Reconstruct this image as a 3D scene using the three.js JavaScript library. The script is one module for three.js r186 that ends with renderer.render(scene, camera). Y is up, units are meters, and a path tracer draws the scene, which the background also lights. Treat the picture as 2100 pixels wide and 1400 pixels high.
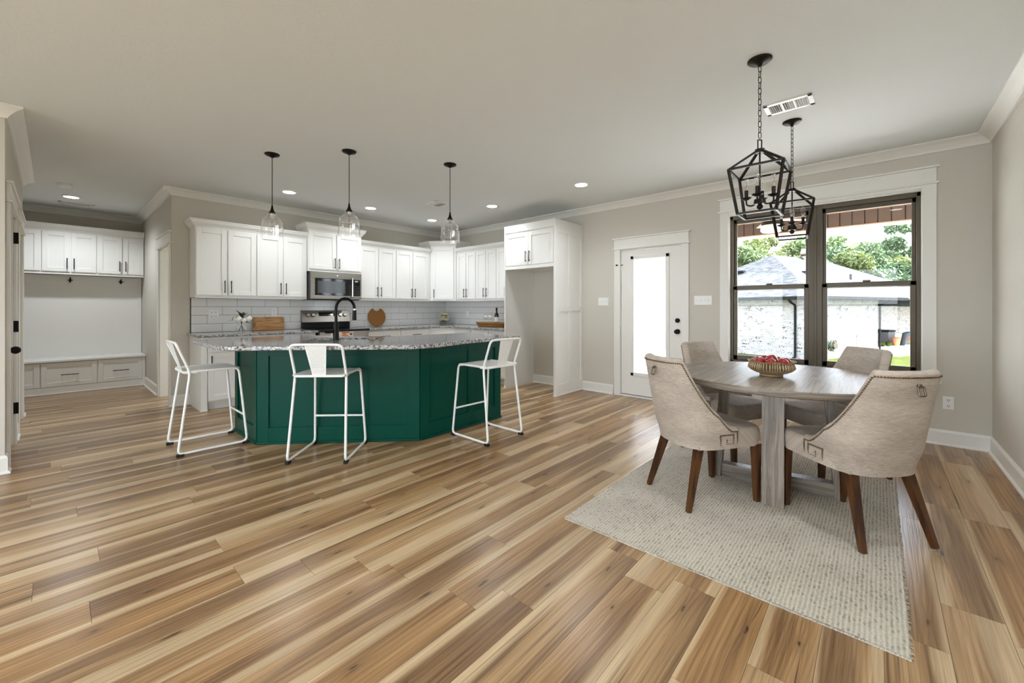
import * as THREE from 'three';
import { mergeGeometries } from 'three/addons/utils/BufferGeometryUtils.js';
import { RoundedBoxGeometry } from 'three/addons/geometries/RoundedBoxGeometry.js';
import { RectAreaLightUniformsLib } from 'three/addons/lights/RectAreaLightUniformsLib.js';

// ---------------------------------------------------------------- camera, sky, sun, exposure
const scene = new THREE.Scene();
const W = 2100, H = 1400, FPX = 840.25, CX = 1050, CY = 631.73, YAW = 0.841, EYE = 1.235;
const cS = Math.sin(YAW), cC = Math.cos(YAW);
const camera = new THREE.PerspectiveCamera(2 * Math.atan(H / 2 / FPX) * 180 / Math.PI, W / H, 0.05, 300);
camera.position.set(0, EYE, 0);
camera.lookAt(cS, EYE, -cC);
camera.setViewOffset(W, H, 0, H / 2 - CY, W, H);
scene.add(camera);
const renderer = new THREE.WebGLRenderer({ antialias: true });
renderer.toneMapping = THREE.LinearToneMapping;
renderer.toneMappingExposure = 1.95;
renderer.shadowMap.enabled = true;
RectAreaLightUniformsLib.init();
const SKY = 4.4;
{ // bright hazy summer sky, even all round, a little bluer towards the zenith
  const w = 64, h = 32, d = new Float32Array(w * h * 4);
  for (let j = 0; j < h; j++) for (let i = 0; i < w; i++) {
    const el = Math.max(0, (j + 0.5) / h * 2 - 1), k = Math.pow(el, 0.6), o = (j * w + i) * 4;
    d[o] = SKY * (0.93 - 0.26 * k); d[o + 1] = SKY * (1.0 - 0.16 * k); d[o + 2] = SKY * (1.08 - 0.02 * k); d[o + 3] = 1;
  }
  const t = new THREE.DataTexture(d, w, h, THREE.RGBAFormat, THREE.FloatType);
  t.mapping = THREE.EquirectangularReflectionMapping; t.magFilter = THREE.LinearFilter; t.needsUpdate = true;
  scene.background = t;
}
const sun = new THREE.DirectionalLight(new THREE.Color(0.98, 1, 1.0), 22.0);
sun.position.set(14, 30, 23); sun.target.position.set(8, 0, -2);
sun.castShadow = true; sun.shadow.mapSize.set(2048, 2048);
Object.assign(sun.shadow.camera, { left: -40, right: 40, top: 40, bottom: -40, near: 1, far: 120 });
scene.add(sun, sun.target);
const LAMP = 1.85, LAMPCOL = new THREE.Color(0.94, 1.0, 1.06);

// ---------------------------------------------------------------- helpers
let seedState = 12345;
const rnd = () => { seedState = (Math.imul(seedState, 1664525) + 1013904223) >>> 0; return seedState / 4294967296; };
const rr = (a, b) => a + (b - a) * rnd();
const lin = (r, g, b) => new THREE.Color().setRGB(r / 255, g / 255, b / 255, THREE.SRGBColorSpace);
const V = (x, y, z) => new THREE.Vector3(x, y, z);
const at = (px, py, depth) => { const u = (px - CX) / FPX, v = (py - CY) / FPX; return V(depth * (u * cC + cS), EYE - depth * v, -depth * (-u * cS + cC)); };
const project = (x, y, z) => { const a = x * cC + z * cS, d = x * cS - z * cC; return [CX + FPX * a / d, CY - FPX * (y - EYE) / d, d]; };
const used = new Map();
const numbered = (n) => { const k = used.get(n) || 0; used.set(n, k + 1); return k ? `${n}_${String(k).padStart(3, '0')}` : n; };
const cleanG = (g) => { let q = g.index ? g.toNonIndexed() : g; for (const k of Object.keys(q.attributes)) if (!['position', 'normal', 'uv'].includes(k)) q.deleteAttribute(k); if (!q.attributes.uv) q.setAttribute('uv', new THREE.BufferAttribute(new Float32Array(q.attributes.position.count * 2), 2)); q.clearGroups(); q.morphAttributes = {}; return q; };
const merge = (gs) => { gs = [].concat(gs); return gs.length === 1 ? gs[0] : mergeGeometries(gs.map(cleanG)); };
function boxUV(g, s = 1, rot = false) { // uv in metres, by the way each face points
  g = g.index ? g.toNonIndexed() : g; const p = g.attributes.position, n = g.attributes.normal, uv = new Float32Array(p.count * 2);
  for (let i = 0; i < p.count; i += 3) {
    let nx = 0, ny = 0, nz = 0; for (let k = 0; k < 3; k++) { nx += n.getX(i + k); ny += n.getY(i + k); nz += n.getZ(i + k); }
    nx = Math.abs(nx); ny = Math.abs(ny); nz = Math.abs(nz);
    for (let k = 0; k < 3; k++) {
      const x = p.getX(i + k), y = p.getY(i + k), z = p.getZ(i + k); let u, v;
      if (ny >= nx && ny >= nz) { u = x; v = z; } else if (nx >= nz) { u = z; v = y; } else { u = x; v = y; }
      if (rot) [u, v] = [v, u];
      uv[(i + k) * 2] = u * s; uv[(i + k) * 2 + 1] = v * s;
    }
  }
  g.setAttribute('uv', new THREE.BufferAttribute(uv, 2)); return g;
}
const box = (w, h, d, x = 0, y = 0, z = 0) => new THREE.BoxGeometry(w, h, d).translate(x, y, z);
const span = (x0, x1, y0, y1, z0, z1) => box(Math.abs(x1 - x0), Math.abs(y1 - y0), Math.abs(z1 - z0), (x0 + x1) / 2, (y0 + y1) / 2, (z0 + z1) / 2);
const rbox = (w, h, d, r, x = 0, y = 0, z = 0, s = 2) => new RoundedBoxGeometry(w, h, d, s, Math.min(r, w / 2.01, h / 2.01, d / 2.01)).translate(x, y, z);
const rspan = (x0, x1, y0, y1, z0, z1, r = 0.004, s = 1) => rbox(Math.abs(x1 - x0), Math.abs(y1 - y0), Math.abs(z1 - z0), r, (x0 + x1) / 2, (y0 + y1) / 2, (z0 + z1) / 2, s);
const cyl = (r0, r1, h, x = 0, y = 0, z = 0, n = 24) => new THREE.CylinderGeometry(r0, r1, h, n).translate(x, y, z);
const ball = (r, x = 0, y = 0, z = 0, a = 16, b = 12) => new THREE.SphereGeometry(r, a, b).translate(x, y, z);
const lathe = (pts, n = 32) => new THREE.LatheGeometry(pts.map(([r, y]) => new THREE.Vector2(r, y)), n);
function tube(pts, r, closed = false, n = 8, seg = 0, round = 0.04) { // bars bent with round corners
  let ps = pts.map((p) => (p.isVector3 ? p : V(...p)));
  const path = new THREE.CurvePath(), N = ps.length;
  const corner = (i) => { const a = ps[(i - 1 + N) % N], b = ps[i], c = ps[(i + 1) % N], d0 = a.clone().sub(b), d1 = c.clone().sub(b), q = Math.min(round, d0.length() * 0.45, d1.length() * 0.45); return [b.clone().add(d0.setLength(q)), b, b.clone().add(d1.setLength(q))]; };
  const list = [];
  const add = (v) => { if (!list.length || list[list.length - 1].distanceTo(v) > 1e-4) list.push(v); };
  for (let i = 0; i < N; i++) {
    if (!closed && (i === 0 || i === N - 1)) { add(ps[i]); continue; }
    const [a, b, c] = corner(i);
    for (let k = 0; k <= 5; k++) { const t = k / 5; add(a.clone().multiplyScalar((1 - t) * (1 - t)).addScaledVector(b, 2 * t * (1 - t)).addScaledVector(c, t * t)); }
  }
  // sweep with parallel frames
  const M = list.length, pos = [], nor = [], idx = []; let prevN = null;
  for (let i = 0; i < M; i++) {
    const a = list[closed ? (i - 1 + M) % M : Math.max(0, i - 1)], b = list[closed ? (i + 1) % M : Math.min(M - 1, i + 1)];
    const t = b.clone().sub(a).normalize();
    if (!prevN) { prevN = Math.abs(t.y) < 0.9 ? V(0, 1, 0) : V(1, 0, 0); }
    const nn = prevN.clone().addScaledVector(t, -prevN.dot(t)).normalize(); prevN = nn; const bb = t.clone().cross(nn);
    for (let k = 0; k < n; k++) { const an = k / n * Math.PI * 2, d = nn.clone().multiplyScalar(Math.cos(an)).addScaledVector(bb, Math.sin(an)); pos.push(...list[i].clone().addScaledVector(d, r).toArray()); nor.push(...d.toArray()); }
  }
  const L = closed ? M : M - 1;
  for (let i = 0; i < L; i++) for (let k = 0; k < n; k++) { const a = i * n + k, b = i * n + (k + 1) % n, c = ((i + 1) % M) * n + k, d = ((i + 1) % M) * n + (k + 1) % n; idx.push(a, b, c, b, d, c); }
  if (!closed) for (const [i, s] of [[0, 1], [M - 1, -1]]) { const o = pos.length / 3; pos.push(...list[i].toArray()); nor.push(...list[i].clone().sub(list[i === 0 ? 1 : M - 2]).normalize().toArray()); for (let k = 0; k < n; k++) { const a = i * n + k, b = i * n + (k + 1) % n; s > 0 ? idx.push(o, b, a) : idx.push(o, a, b); } }
  const g = new THREE.BufferGeometry(); g.setAttribute('position', new THREE.Float32BufferAttribute(pos, 3)); g.setAttribute('normal', new THREE.Float32BufferAttribute(nor, 3)); g.setIndex(idx);
  return cleanG(g);
}
// a bar of rectangular section between two points; 'side' is the direction of its width
function bar(a, b, w, d, side = V(1, 0, 0), w2 = w, d2 = d) {
  a = a.isVector3 ? a : V(...a); b = b.isVector3 ? b : V(...b); const t = b.clone().sub(a).normalize(); const s = side.clone().addScaledVector(t, -side.dot(t)).normalize(), n = t.clone().cross(s);
  const c = (o, ww, dd) => [[-1, -1], [1, -1], [1, 1], [-1, 1]].map(([i, j]) => o.clone().addScaledVector(s, i * ww / 2).addScaledVector(n, j * dd / 2));
  const A = c(a, w, d), B = c(b, w2, d2), pos = []; const q = (p0, p1, p2, p3) => { for (const p of [p0, p1, p2, p0, p2, p3]) pos.push(p.x, p.y, p.z); };
  for (let k = 0; k < 4; k++) q(A[k], A[(k + 1) % 4], B[(k + 1) % 4], B[k]);
  q(A[3], A[2], A[1], A[0]); q(B[0], B[1], B[2], B[3]);
  const g = new THREE.BufferGeometry(); g.setAttribute('position', new THREE.Float32BufferAttribute(pos, 3)); g.computeVertexNormals(); return cleanG(g);
}
// flat outline [[x,z]...] raised from y0 to y1, with a small bevel
function slab(pts, y0, y1, bevel = 0.004, holes = []) {
  const s = new THREE.Shape(pts.map(([x, z]) => new THREE.Vector2(x, -z)));
  for (const h of holes) s.holes.push(new THREE.Path(h.map(([x, z]) => new THREE.Vector2(x, -z))));
  const g = new THREE.ExtrudeGeometry(s, { depth: y1 - y0 - 2 * bevel, bevelEnabled: bevel > 0, bevelSize: bevel, bevelThickness: bevel, bevelOffset: -bevel, bevelSegments: 2, steps: 1, curveSegments: 8 });
  g.rotateX(-Math.PI / 2); g.translate(0, y0 + bevel, 0); return g;
}
// a moulding: section [[out, y]...] swept along a plan line [[x,z]...] with mitred corners; 'out' points to the left of travel when side = 1
function moulding(line, section, side = 1, closedEnds = true) {
  const n = line.length, off = [];
  for (let i = 0; i < n; i++) {
    const d0 = i > 0 ? new THREE.Vector2(line[i][0] - line[i - 1][0], line[i][1] - line[i - 1][1]).normalize() : null;
    const d1 = i < n - 1 ? new THREE.Vector2(line[i + 1][0] - line[i][0], line[i + 1][1] - line[i][1]).normalize() : null;
    const nn = (d) => new THREE.Vector2(d.y, -d.x).multiplyScalar(side);
    if (!d0) off.push(nn(d1)); else if (!d1) off.push(nn(d0)); else { const a = nn(d0), b = nn(d1), m = a.clone().add(b).normalize(); off.push(m.divideScalar(Math.max(0.25, m.dot(a)))); }
  }
  const P = (i, k) => V(line[i][0] + off[i].x * section[k][0], section[k][1], line[i][1] + off[i].y * section[k][0]);
  const pos = []; const q = (a, b, c, d) => { for (const p of side > 0 ? [a, b, c, a, c, d] : [a, c, b, a, d, c]) pos.push(p.x, p.y, p.z); };
  const m = section.length;
  for (let i = 0; i < n - 1; i++) for (let k = 0; k < m; k++) { const k2 = (k + 1) % m; q(P(i, k), P(i + 1, k), P(i + 1, k2), P(i, k2)); }
  if (closedEnds) for (const i of [0, n - 1]) { const tri = THREE.ShapeUtils.triangulateShape(section.map(([a, b]) => new THREE.Vector2(a, b)), []); for (const t of tri) for (const k of t) pos.push(...P(i, k).toArray()); }
  const g = new THREE.BufferGeometry(); g.setAttribute('position', new THREE.Float32BufferAttribute(pos, 3)); g.computeVertexNormals(); return cleanG(g);
}
function mesh(name, geos, mat, parent) {
  const m = new THREE.Mesh(merge(geos), mat); m.name = parent ? name : numbered(name); m.castShadow = m.receiveShadow = true; (parent || scene).add(m); return m;
}
function tag(o, label, category, group, kind) { o.userData.label = label; if (category) o.userData.category = category; if (group) o.userData.group = group; if (kind) o.userData.kind = kind; return o; }
function thing(name, label, category, pos = [0, 0, 0], turn = 0, group) { const g = new THREE.Group(); g.name = numbered(name); g.position.set(...pos); g.rotation.y = turn; scene.add(g); return tag(g, label, category, group); }
function struct(name, geos, mat, label) { const m = mesh(name, geos, mat); m.userData.kind = 'structure'; if (label) m.userData.label = label; return m; }
function copy(o, pos, turn, label) { const c = o.clone(); c.name = numbered(o.name.replace(/_\d{3}$/, '')); c.position.set(...pos); c.rotation.y = turn; c.userData = { ...o.userData }; if (label) c.userData.label = label; scene.add(c); return c; }
const face = (hx, hz) => Math.atan2(hx, hz);

// ---------------------------------------------------------------- noise and textures
const hash = (x, y, s) => { let h = Math.imul(x | 0, 374761393) ^ Math.imul(y | 0, 668265263) ^ Math.imul(s | 0, 974634721); h = Math.imul(h ^ (h >>> 13), 1274126177); h ^= h >>> 16; return (h >>> 0) / 4294967296; };
function vn(x, y, s = 0, px = 0, py = 0) { // value noise, repeating after px, py cells when given
  const xi = Math.floor(x), yi = Math.floor(y); let fx = x - xi, fy = y - yi; fx = fx * fx * (3 - 2 * fx); fy = fy * fy * (3 - 2 * fy);
  const w = (v, p) => (p ? ((v % p) + p) % p : v); const x0 = w(xi, px), x1 = w(xi + 1, px), y0 = w(yi, py), y1 = w(yi + 1, py);
  const a = hash(x0, y0, s), b = hash(x1, y0, s), c = hash(x0, y1, s), d = hash(x1, y1, s);
  return a + (b - a) * fx + (c - a) * fy + (a - b - c + d) * fx * fy;
}
const fb = (x, y, s, px, py, o = 3) => { let v = 0, a = 0.5, t = 0; for (let k = 0; k < o; k++) { v += a * vn(x, y, s + k * 17, px, py); t += a; x *= 2; y *= 2; px *= 2; py *= 2; a *= 0.5; } return v / t; };
const sm = (a, b, x) => { const t = Math.min(1, Math.max(0, (x - a) / (b - a))); return t * t * (3 - 2 * t); };
const mixc = (a, b, t) => [a[0] + (b[0] - a[0]) * t, a[1] + (b[1] - a[1]) * t, a[2] + (b[2] - a[2]) * t];
function tex(w, h, fn, srgb = true) { // fn(u, v) -> [r,g,b] 0..255
  const d = new Uint8Array(w * h * 4);
  for (let j = 0; j < h; j++) for (let i = 0; i < w; i++) { const c = fn((i + 0.5) / w, (j + 0.5) / h), o = (j * w + i) * 4; if (typeof c === 'number') d[o] = d[o + 1] = d[o + 2] = c; else { d[o] = Math.max(0, Math.min(255, c[0])); d[o + 1] = Math.max(0, Math.min(255, c[1])); d[o + 2] = Math.max(0, Math.min(255, c[2])); } d[o + 3] = 255; }
  const t = new THREE.DataTexture(d, w, h, THREE.RGBAFormat); t.wrapS = t.wrapT = THREE.RepeatWrapping; t.magFilter = THREE.LinearFilter; t.minFilter = THREE.LinearMipmapLinearFilter; t.generateMipmaps = true; if (srgb) t.colorSpace = THREE.SRGBColorSpace; t.needsUpdate = true; return t;
}
const std = (o) => new THREE.MeshStandardMaterial(o), phys = (o) => new THREE.MeshPhysicalMaterial(o);

// floor planks: eight strips of plank print in one texture
const STRIPS = 8, PL = 1.22, PW = 0.178;
const plankInfo = Array.from({ length: STRIPS }, (_, k) => {
  const tones = [[155, 120, 81], [169, 136, 97], [143, 109, 73], [173, 142, 104], [153, 121, 85], [162, 125, 83], [139, 108, 75], [165, 133, 95]];
  return { base: tones[k], sapLo: [0.16, 0.05, 0.0, 0.42, 0.1, 0.0, 0.22, 0.0][k], sapHi: [0.0, 0.2, 0.12, 0.0, 0.3, 0.1, 0.0, 0.26][k], knots: Array.from({ length: [2, 1, 3, 1, 1, 2, 2, 1][k] }, (_, q) => [hash(k, q, 5) * PL, (0.2 + 0.6 * hash(k, q, 9)) * PW, 0.006 + 0.008 * hash(k, q, 11)]), arch: hash(k, 3, 21) };
});
function plankAt(u, v) {
  const k = Math.min(STRIPS - 1, Math.floor(v * STRIPS)), I = plankInfo[k], x = u * PL, y = (v * STRIPS - k) * PW, s = 100 + k * 31;
  let kd = 0, halo = 0, yw = y + 0.014 * (fb(x * 1.7, y * 7, s, 0, 0, 2) - 0.5);
  for (const [kx, ky, kr] of I.knots) { const dx = (x - kx) / 4.5, dy = y - ky + 0.004 * (vn(x * 40, y * 60, s + 12) - 0.5), d = Math.sqrt(dx * dx + dy * dy); yw += 1.1 * kr * Math.exp(-d * d / (kr * kr * 7)) * Math.tanh(dy / (0.4 * kr)); kd = Math.max(kd, (1 - sm(kr * 0.15, kr * 0.8, d)) * (0.55 + 0.45 * vn(x * 90, y * 160, s + 13))); halo = Math.max(halo, Math.exp(-d * d / (kr * kr * 5))); }
  const broad = fb(x * 1.1, yw * 16, s + 1, 0, 0, 3), fine = fb(x * 9, yw * 640, s + 2, 0, 0, 2), mid = fb(x * 2.4, yw * 150, s + 3, 0, 0, 3);
  const q = yw * 190 + (x - PL * I.arch) * (x - PL * I.arch) * (2 + 5 * I.arch) + 5 * broad, rings = Math.pow(0.5 + 0.5 * Math.sin(q * (1 + I.arch)), 3);
  let c = mixc(I.base, [184, 153, 113], sm(0.45, 0.75, broad) * 0.5); c = mixc(c, [106, 79, 54], sm(0.54, 0.25, broad) * 0.6);
  const e = y / PW, wob = 0.14 * (fb(x * 1.6, 0.5, s + 5, 0, 0, 2) - 0.5) + 0.05 * (mid - 0.5);
  const sap = Math.max(I.sapLo > 0 ? 1 - sm(I.sapLo - 0.05, I.sapLo + 0.08, e + wob) : 0, I.sapHi > 0 ? sm(1 - I.sapHi - 0.08, 1 - I.sapHi + 0.05, e + wob) : 0);
  c = mixc(c, [208, 186, 151], sap * 0.66);
  const g = (fine - 0.5) * 30 + (mid - 0.5) * 38 - rings * 13 * (1 - 0.6 * sap) + 4;
  c = [c[0] + g, c[1] + g * 0.95, c[2] + g * 0.86];
  const streak = sm(0.62, 0.84, fb(x * 1.5, yw * 75, s + 8, 0, 0, 3)) * (1 - sap * 0.5) * sm(0.5, 0.68, fb(x * 1.6, y * 16, s + 9, 0, 0, 1) + halo * 0.3);
  c = mixc(c, [84, 62, 43], Math.min(1, streak * 0.85 + halo * 0.2)); c = mixc(c, [54, 40, 30], kd * 0.85);
  return { c };
}
const floorMap = tex(2048, 2048, (u, v) => plankAt(u, v).c);
const floorBump = tex(1024, 2048, (u, v) => { const k = Math.floor(v * STRIPS), s = 100 + k * 31, x = u * PL, y = (v * STRIPS - k) * PW; return 128 + (fb(x * 5, y * 260, s + 2, 0, 0, 2) - 0.5) * 150; }, false);
// granite
const granite = tex(1024, 1024, (u, v) => {
  const x = u * 12, y = v * 12; const wv = fb(x * 0.5, y * 0.5, 3, 6, 6, 2) * 3;
  const a = fb(x * 3 + wv, y * 3, 5, 36, 36, 3), b = fb(x * 8, y * 8 + wv, 9, 96, 96, 2), c = vn(x * 22, y * 22, 13, 264, 264);
  let col = mixc([192, 190, 189], [122, 121, 123], sm(0.40, 0.60, a)); col = mixc(col, [58, 57, 60], sm(0.60, 0.70, b) * 0.85); col = mixc(col, [228, 226, 222], sm(0.62, 0.75, fb(x * 6, y * 6, 31, 72, 72, 2)) * 0.8);
  col = mixc(col, [40, 38, 40], sm(0.86, 0.95, c) * 0.8); return col;
});
// weathered grey oak (u along the grain)
const greyOak = tex(1024, 1024, (u, v) => {
  const x = u * 4, y = v * 40; const w = fb(x * 0.5, y * 0.1, 41, 2, 4, 2); const g = fb(x * 1.2, y * 3 + w * 6, 43, 0, 0, 3), r = Math.pow(0.5 + 0.5 * Math.sin(y * 1.4 + w * 14), 4), f = fb(x * 4, y * 16, 47, 0, 0, 2);
  let c = mixc([150, 140, 128], [118, 108, 97], sm(0.3, 0.7, g)); c = mixc(c, [176, 167, 154], sm(0.55, 0.8, f) * 0.45); const k = r * 14 - 4; return [c[0] + k, c[1] + k, c[2] + k];
});
const paleOak = tex(512, 512, (u, v) => { const g = fb(u * 4, v * 36 + 6 * fb(u * 2, v * 3, 3, 2, 3, 2), 61, 4, 36, 3), f = fb(u * 8, v * 160, 63, 8, 160, 2); const c = mixc([206, 160, 104], [168, 116, 66], sm(0.35, 0.7, g)); const k = (f - 0.5) * 24; return [c[0] + k, c[1] + k, c[2] + k * 0.8]; });
const walnut = tex(256, 256, (u, v) => { const g = fb(u * 4, v * 20, 71, 4, 20, 3); return mixc([92, 56, 27], [54, 30, 15], sm(0.3, 0.75, g)); });
const fabricMap = tex(1024, 1024, (u, v) => { const a = fb(u * 5, v * 14, 81, 5, 14, 3), b = fb(u * 60, v * 260, 83, 60, 260, 2), c = vn(u * 340, v * 340, 85, 340, 340); const k = 184 + (a - 0.5) * 40 + (b - 0.5) * 34 + (c - 0.5) * 10; return [k * 1.02, k * 0.955, k * 0.885]; });
const rugH = (u, v) => { const row = v * 64 + 0.25 * (vn(u * 40, v * 64, 97, 40, 64) - 0.5), col = u * 110 + 2 * vn(u * 8, Math.floor(row), 99, 8, 64); const rib = 0.5 + 0.5 * Math.cos(row * Math.PI * 2), loop = 0.5 + 0.5 * Math.cos((col + (Math.floor(row) % 2) * 0.5) * Math.PI * 2); return [rib, loop, row, col]; };
const rugMap = tex(1024, 1024, (u, v) => { // rows of wool loops with darker flecks between them
  const [rib, loop, row, col] = rugH(u, v), fleck = hash(Math.floor(col * 0.5), Math.floor(row), 91), n = fb(u * 150, v * 150, 93, 150, 150, 2), m = fb(u * 5, v * 5, 95, 5, 5, 2);
  const t = (1 - rib) * 0.34 + (1 - loop) * 0.16 * (1 - rib) + (m - 0.5) * 0.35 + (n - 0.5) * 0.5 + (fleck > 0.8 ? 0.4 * (1 - rib) : 0); return mixc([222, 215, 201], [150, 143, 130], Math.max(0, Math.min(1, t))); });
const rugBump = tex(1024, 1024, (u, v) => { const [rib, loop] = rugH(u, v); return 255 * (0.45 * rib + 0.35 * loop + 0.2 * vn(u * 192, v * 192, 95, 192, 192)); }, false);
const orange = tex(512, 512, (u, v) => 255 * fb(u * 90, v * 90, 111, 90, 90, 2), false); // paint texture on ceiling and walls
const steelMap = tex(256, 256, (u, v) => { const k = 205 + (vn(u * 3, v * 240, 121, 3, 240) - 0.5) * 22; return [k, k * 0.99, k * 0.97]; });
const brickMap = tex(1024, 1024, (u, v) => { // painted white brick, too far to tell apart: 2.4 m x 2.4 m
  const rows = 32, r = Math.floor(v * rows), bu = u * 11 + (r % 2) * 0.5, b = Math.floor(bu), fx = bu - b, fy = v * rows - r; const joint = fx < 0.04 || fy < 0.14; const t = hash(b % 11, r, 131); let c = [134 + t * 24, 130 + t * 24, 127 + t * 24];
  if (t > 0.90) c = mixc(c, [70, 62, 58], sm(0.45, 0.6, vn(u * 60, v * 90, 133, 60, 90))); if (vn(u * 90, v * 120, 135, 90, 120) > 0.92) c = [62, 56, 52]; return joint ? (vn(u * 50, v * 50, 137, 50, 50) > 0.6 ? [92, 86, 80] : [150, 144, 138]) : c; });
const shingleMap = tex(512, 512, (u, v) => { const r = Math.floor(v * 24), b = Math.floor(u * 14 + hash(r, 0, 3) * 3), t = hash(b, r, 141); const k = 48 + t * 24 + (vn(u * 200, v * 200, 143, 200, 200) - 0.5) * 30; return [k, k * 1.01, k * 1.04]; });
const grassMap = tex(512, 512, (u, v) => { const a = fb(u * 10, v * 10, 151, 10, 10, 3), f = vn(u * 220, v * 220, 153, 220, 220); return mixc([46, 53, 19], [66, 73, 30], a * 0.7 + f * 0.5 - 0.1); });
const wickerMap = tex(256, 256, (u, v) => { const a = Math.sin(u * Math.PI * 2 * 24) * Math.sin(v * Math.PI * 2 * 10 + (Math.floor(u * 48) % 2) * Math.PI); const k = vn(u * 40, v * 20, 161, 40, 20); return mixc([186, 138, 66], [104, 66, 24], 0.5 - 0.45 * a + (k - 0.5) * 0.4); });

// ---------------------------------------------------------------- materials
const M = {
  wall: std({ color: lin(212, 207, 196), roughness: 0.75, bumpMap: orange.clone(), bumpScale: 0.0006 }),
  ceil: std({ color: lin(231, 234, 234), roughness: 0.9, bumpMap: orange.clone(), bumpScale: 0.0006 }),
  trim: std({ color: lin(240, 238, 232), roughness: 0.38 }),
  cab: std({ color: lin(242, 241, 237), roughness: 0.35 }),
  floor: std({ map: floorMap, bumpMap: floorBump, bumpScale: 0.0005, roughness: 0.28 }),
  under: std({ color: lin(60, 46, 34), roughness: 0.9 }),
  granite: phys({ map: granite, roughness: 0.07 }),
  green: phys({ color: lin(0, 68, 54), roughness: 0.34, specularIntensity: 0.3 }),
  white: std({ color: lin(246, 246, 244), roughness: 0.3 }),
  black: phys({ color: lin(12, 11, 11), roughness: 0.42, specularIntensity: 0.45 }),
  iron: std({ color: lin(34, 28, 25), roughness: 0.4, metalness: 0.5 }),
  rubber: std({ color: lin(22, 21, 21), roughness: 0.7 }),
  tile: phys({ color: lin(236, 236, 235), roughness: 0.1 }),
  grout: std({ color: lin(92, 90, 87), roughness: 0.9 }),
  steel: std({ map: steelMap, color: lin(190, 186, 180), metalness: 1, roughness: 0.3 }),
  chrome: std({ color: lin(220, 218, 214), metalness: 1, roughness: 0.12 }),
  blackGlass: phys({ color: lin(8, 8, 9), roughness: 0.06 }),
  pane: phys({ color: 0xffffff, transmission: 1, thickness: 0, roughness: 0, ior: 1.28 }),
  lampGlass: phys({ color: 0xffffff, transmission: 1, thickness: 0, roughness: 0, ior: 1.75 }),
  frosted: phys({ color: lin(250, 250, 250), transmission: 1, thickness: 0, roughness: 0.5, ior: 1.4 }),
  bronze: std({ color: lin(92, 83, 68), roughness: 0.42, metalness: 0.25 }),
  oak: std({ map: greyOak, roughness: 0.36 }),
  paleOak: std({ map: paleOak, roughness: 0.5 }),
  brownBoard: std({ color: lin(150, 100, 40), roughness: 0.6 }),
  walnut: std({ map: walnut, roughness: 0.32 }),
  fabric: phys({ map: fabricMap, roughness: 0.85, sheen: 0.35, sheenRoughness: 0.4, sheenColor: lin(230, 222, 210) }),
  nail: std({ color: lin(120, 100, 80), metalness: 1, roughness: 0.28 }),
  pewter: std({ color: lin(128, 118, 108), metalness: 1, roughness: 0.35 }),
  rug: std({ map: rugMap, bumpMap: rugBump, bumpScale: 0.006, roughness: 1 }),
  glow: std({ color: 0xffffff, emissive: new THREE.Color(1, 0.95, 0.87), emissiveIntensity: 9, roughness: 0.6 }),
  apple: phys({ color: lin(150, 20, 24), roughness: 0.16, clearcoat: 0.6, clearcoatRoughness: 0.1 }),
  bowl: std({ color: lin(196, 158, 112), roughness: 0.34, metalness: 0.6 }),
  leaf: std({ color: lin(38, 58, 34), roughness: 0.5, side: THREE.DoubleSide }),
  petal: std({ color: lin(240, 236, 226), roughness: 0.7, side: THREE.DoubleSide }),
  rose: std({ color: lin(226, 208, 122), roughness: 0.7 }),
  wicker: std({ map: wickerMap, roughness: 0.7, bumpMap: wickerMap, bumpScale: 0.004 }),
  bottle: phys({ color: lin(20, 14, 12), roughness: 0.12 }),
  label: std({ color: lin(226, 220, 206), roughness: 0.7 }),
  brick: std({ map: brickMap, roughness: 0.9 }),
  shingle: phys({ map: shingleMap, roughness: 0.95, specularIntensity: 0.3 }),
  grass: phys({ map: grassMap, roughness: 1, specularIntensity: 0.1 }),
  soffit: std({ color: lin(158, 128, 108), roughness: 0.6 }),
  fascia: std({ color: lin(84, 69, 61), roughness: 0.6 }),
  concrete: std({ color: lin(230, 226, 218), roughness: 0.95 }),
  gutter: phys({ color: lin(20, 22, 23), roughness: 0.85, specularIntensity: 0.3 }),
  bark: std({ color: lin(92, 76, 60), roughness: 0.95 }),
  darkGrey: std({ color: lin(80, 78, 80), roughness: 0.7 }),
  cover: std({ color: lin(74, 86, 94), roughness: 0.8 }),
  terracotta: std({ color: lin(176, 104, 72), roughness: 0.85 }),
};

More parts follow.
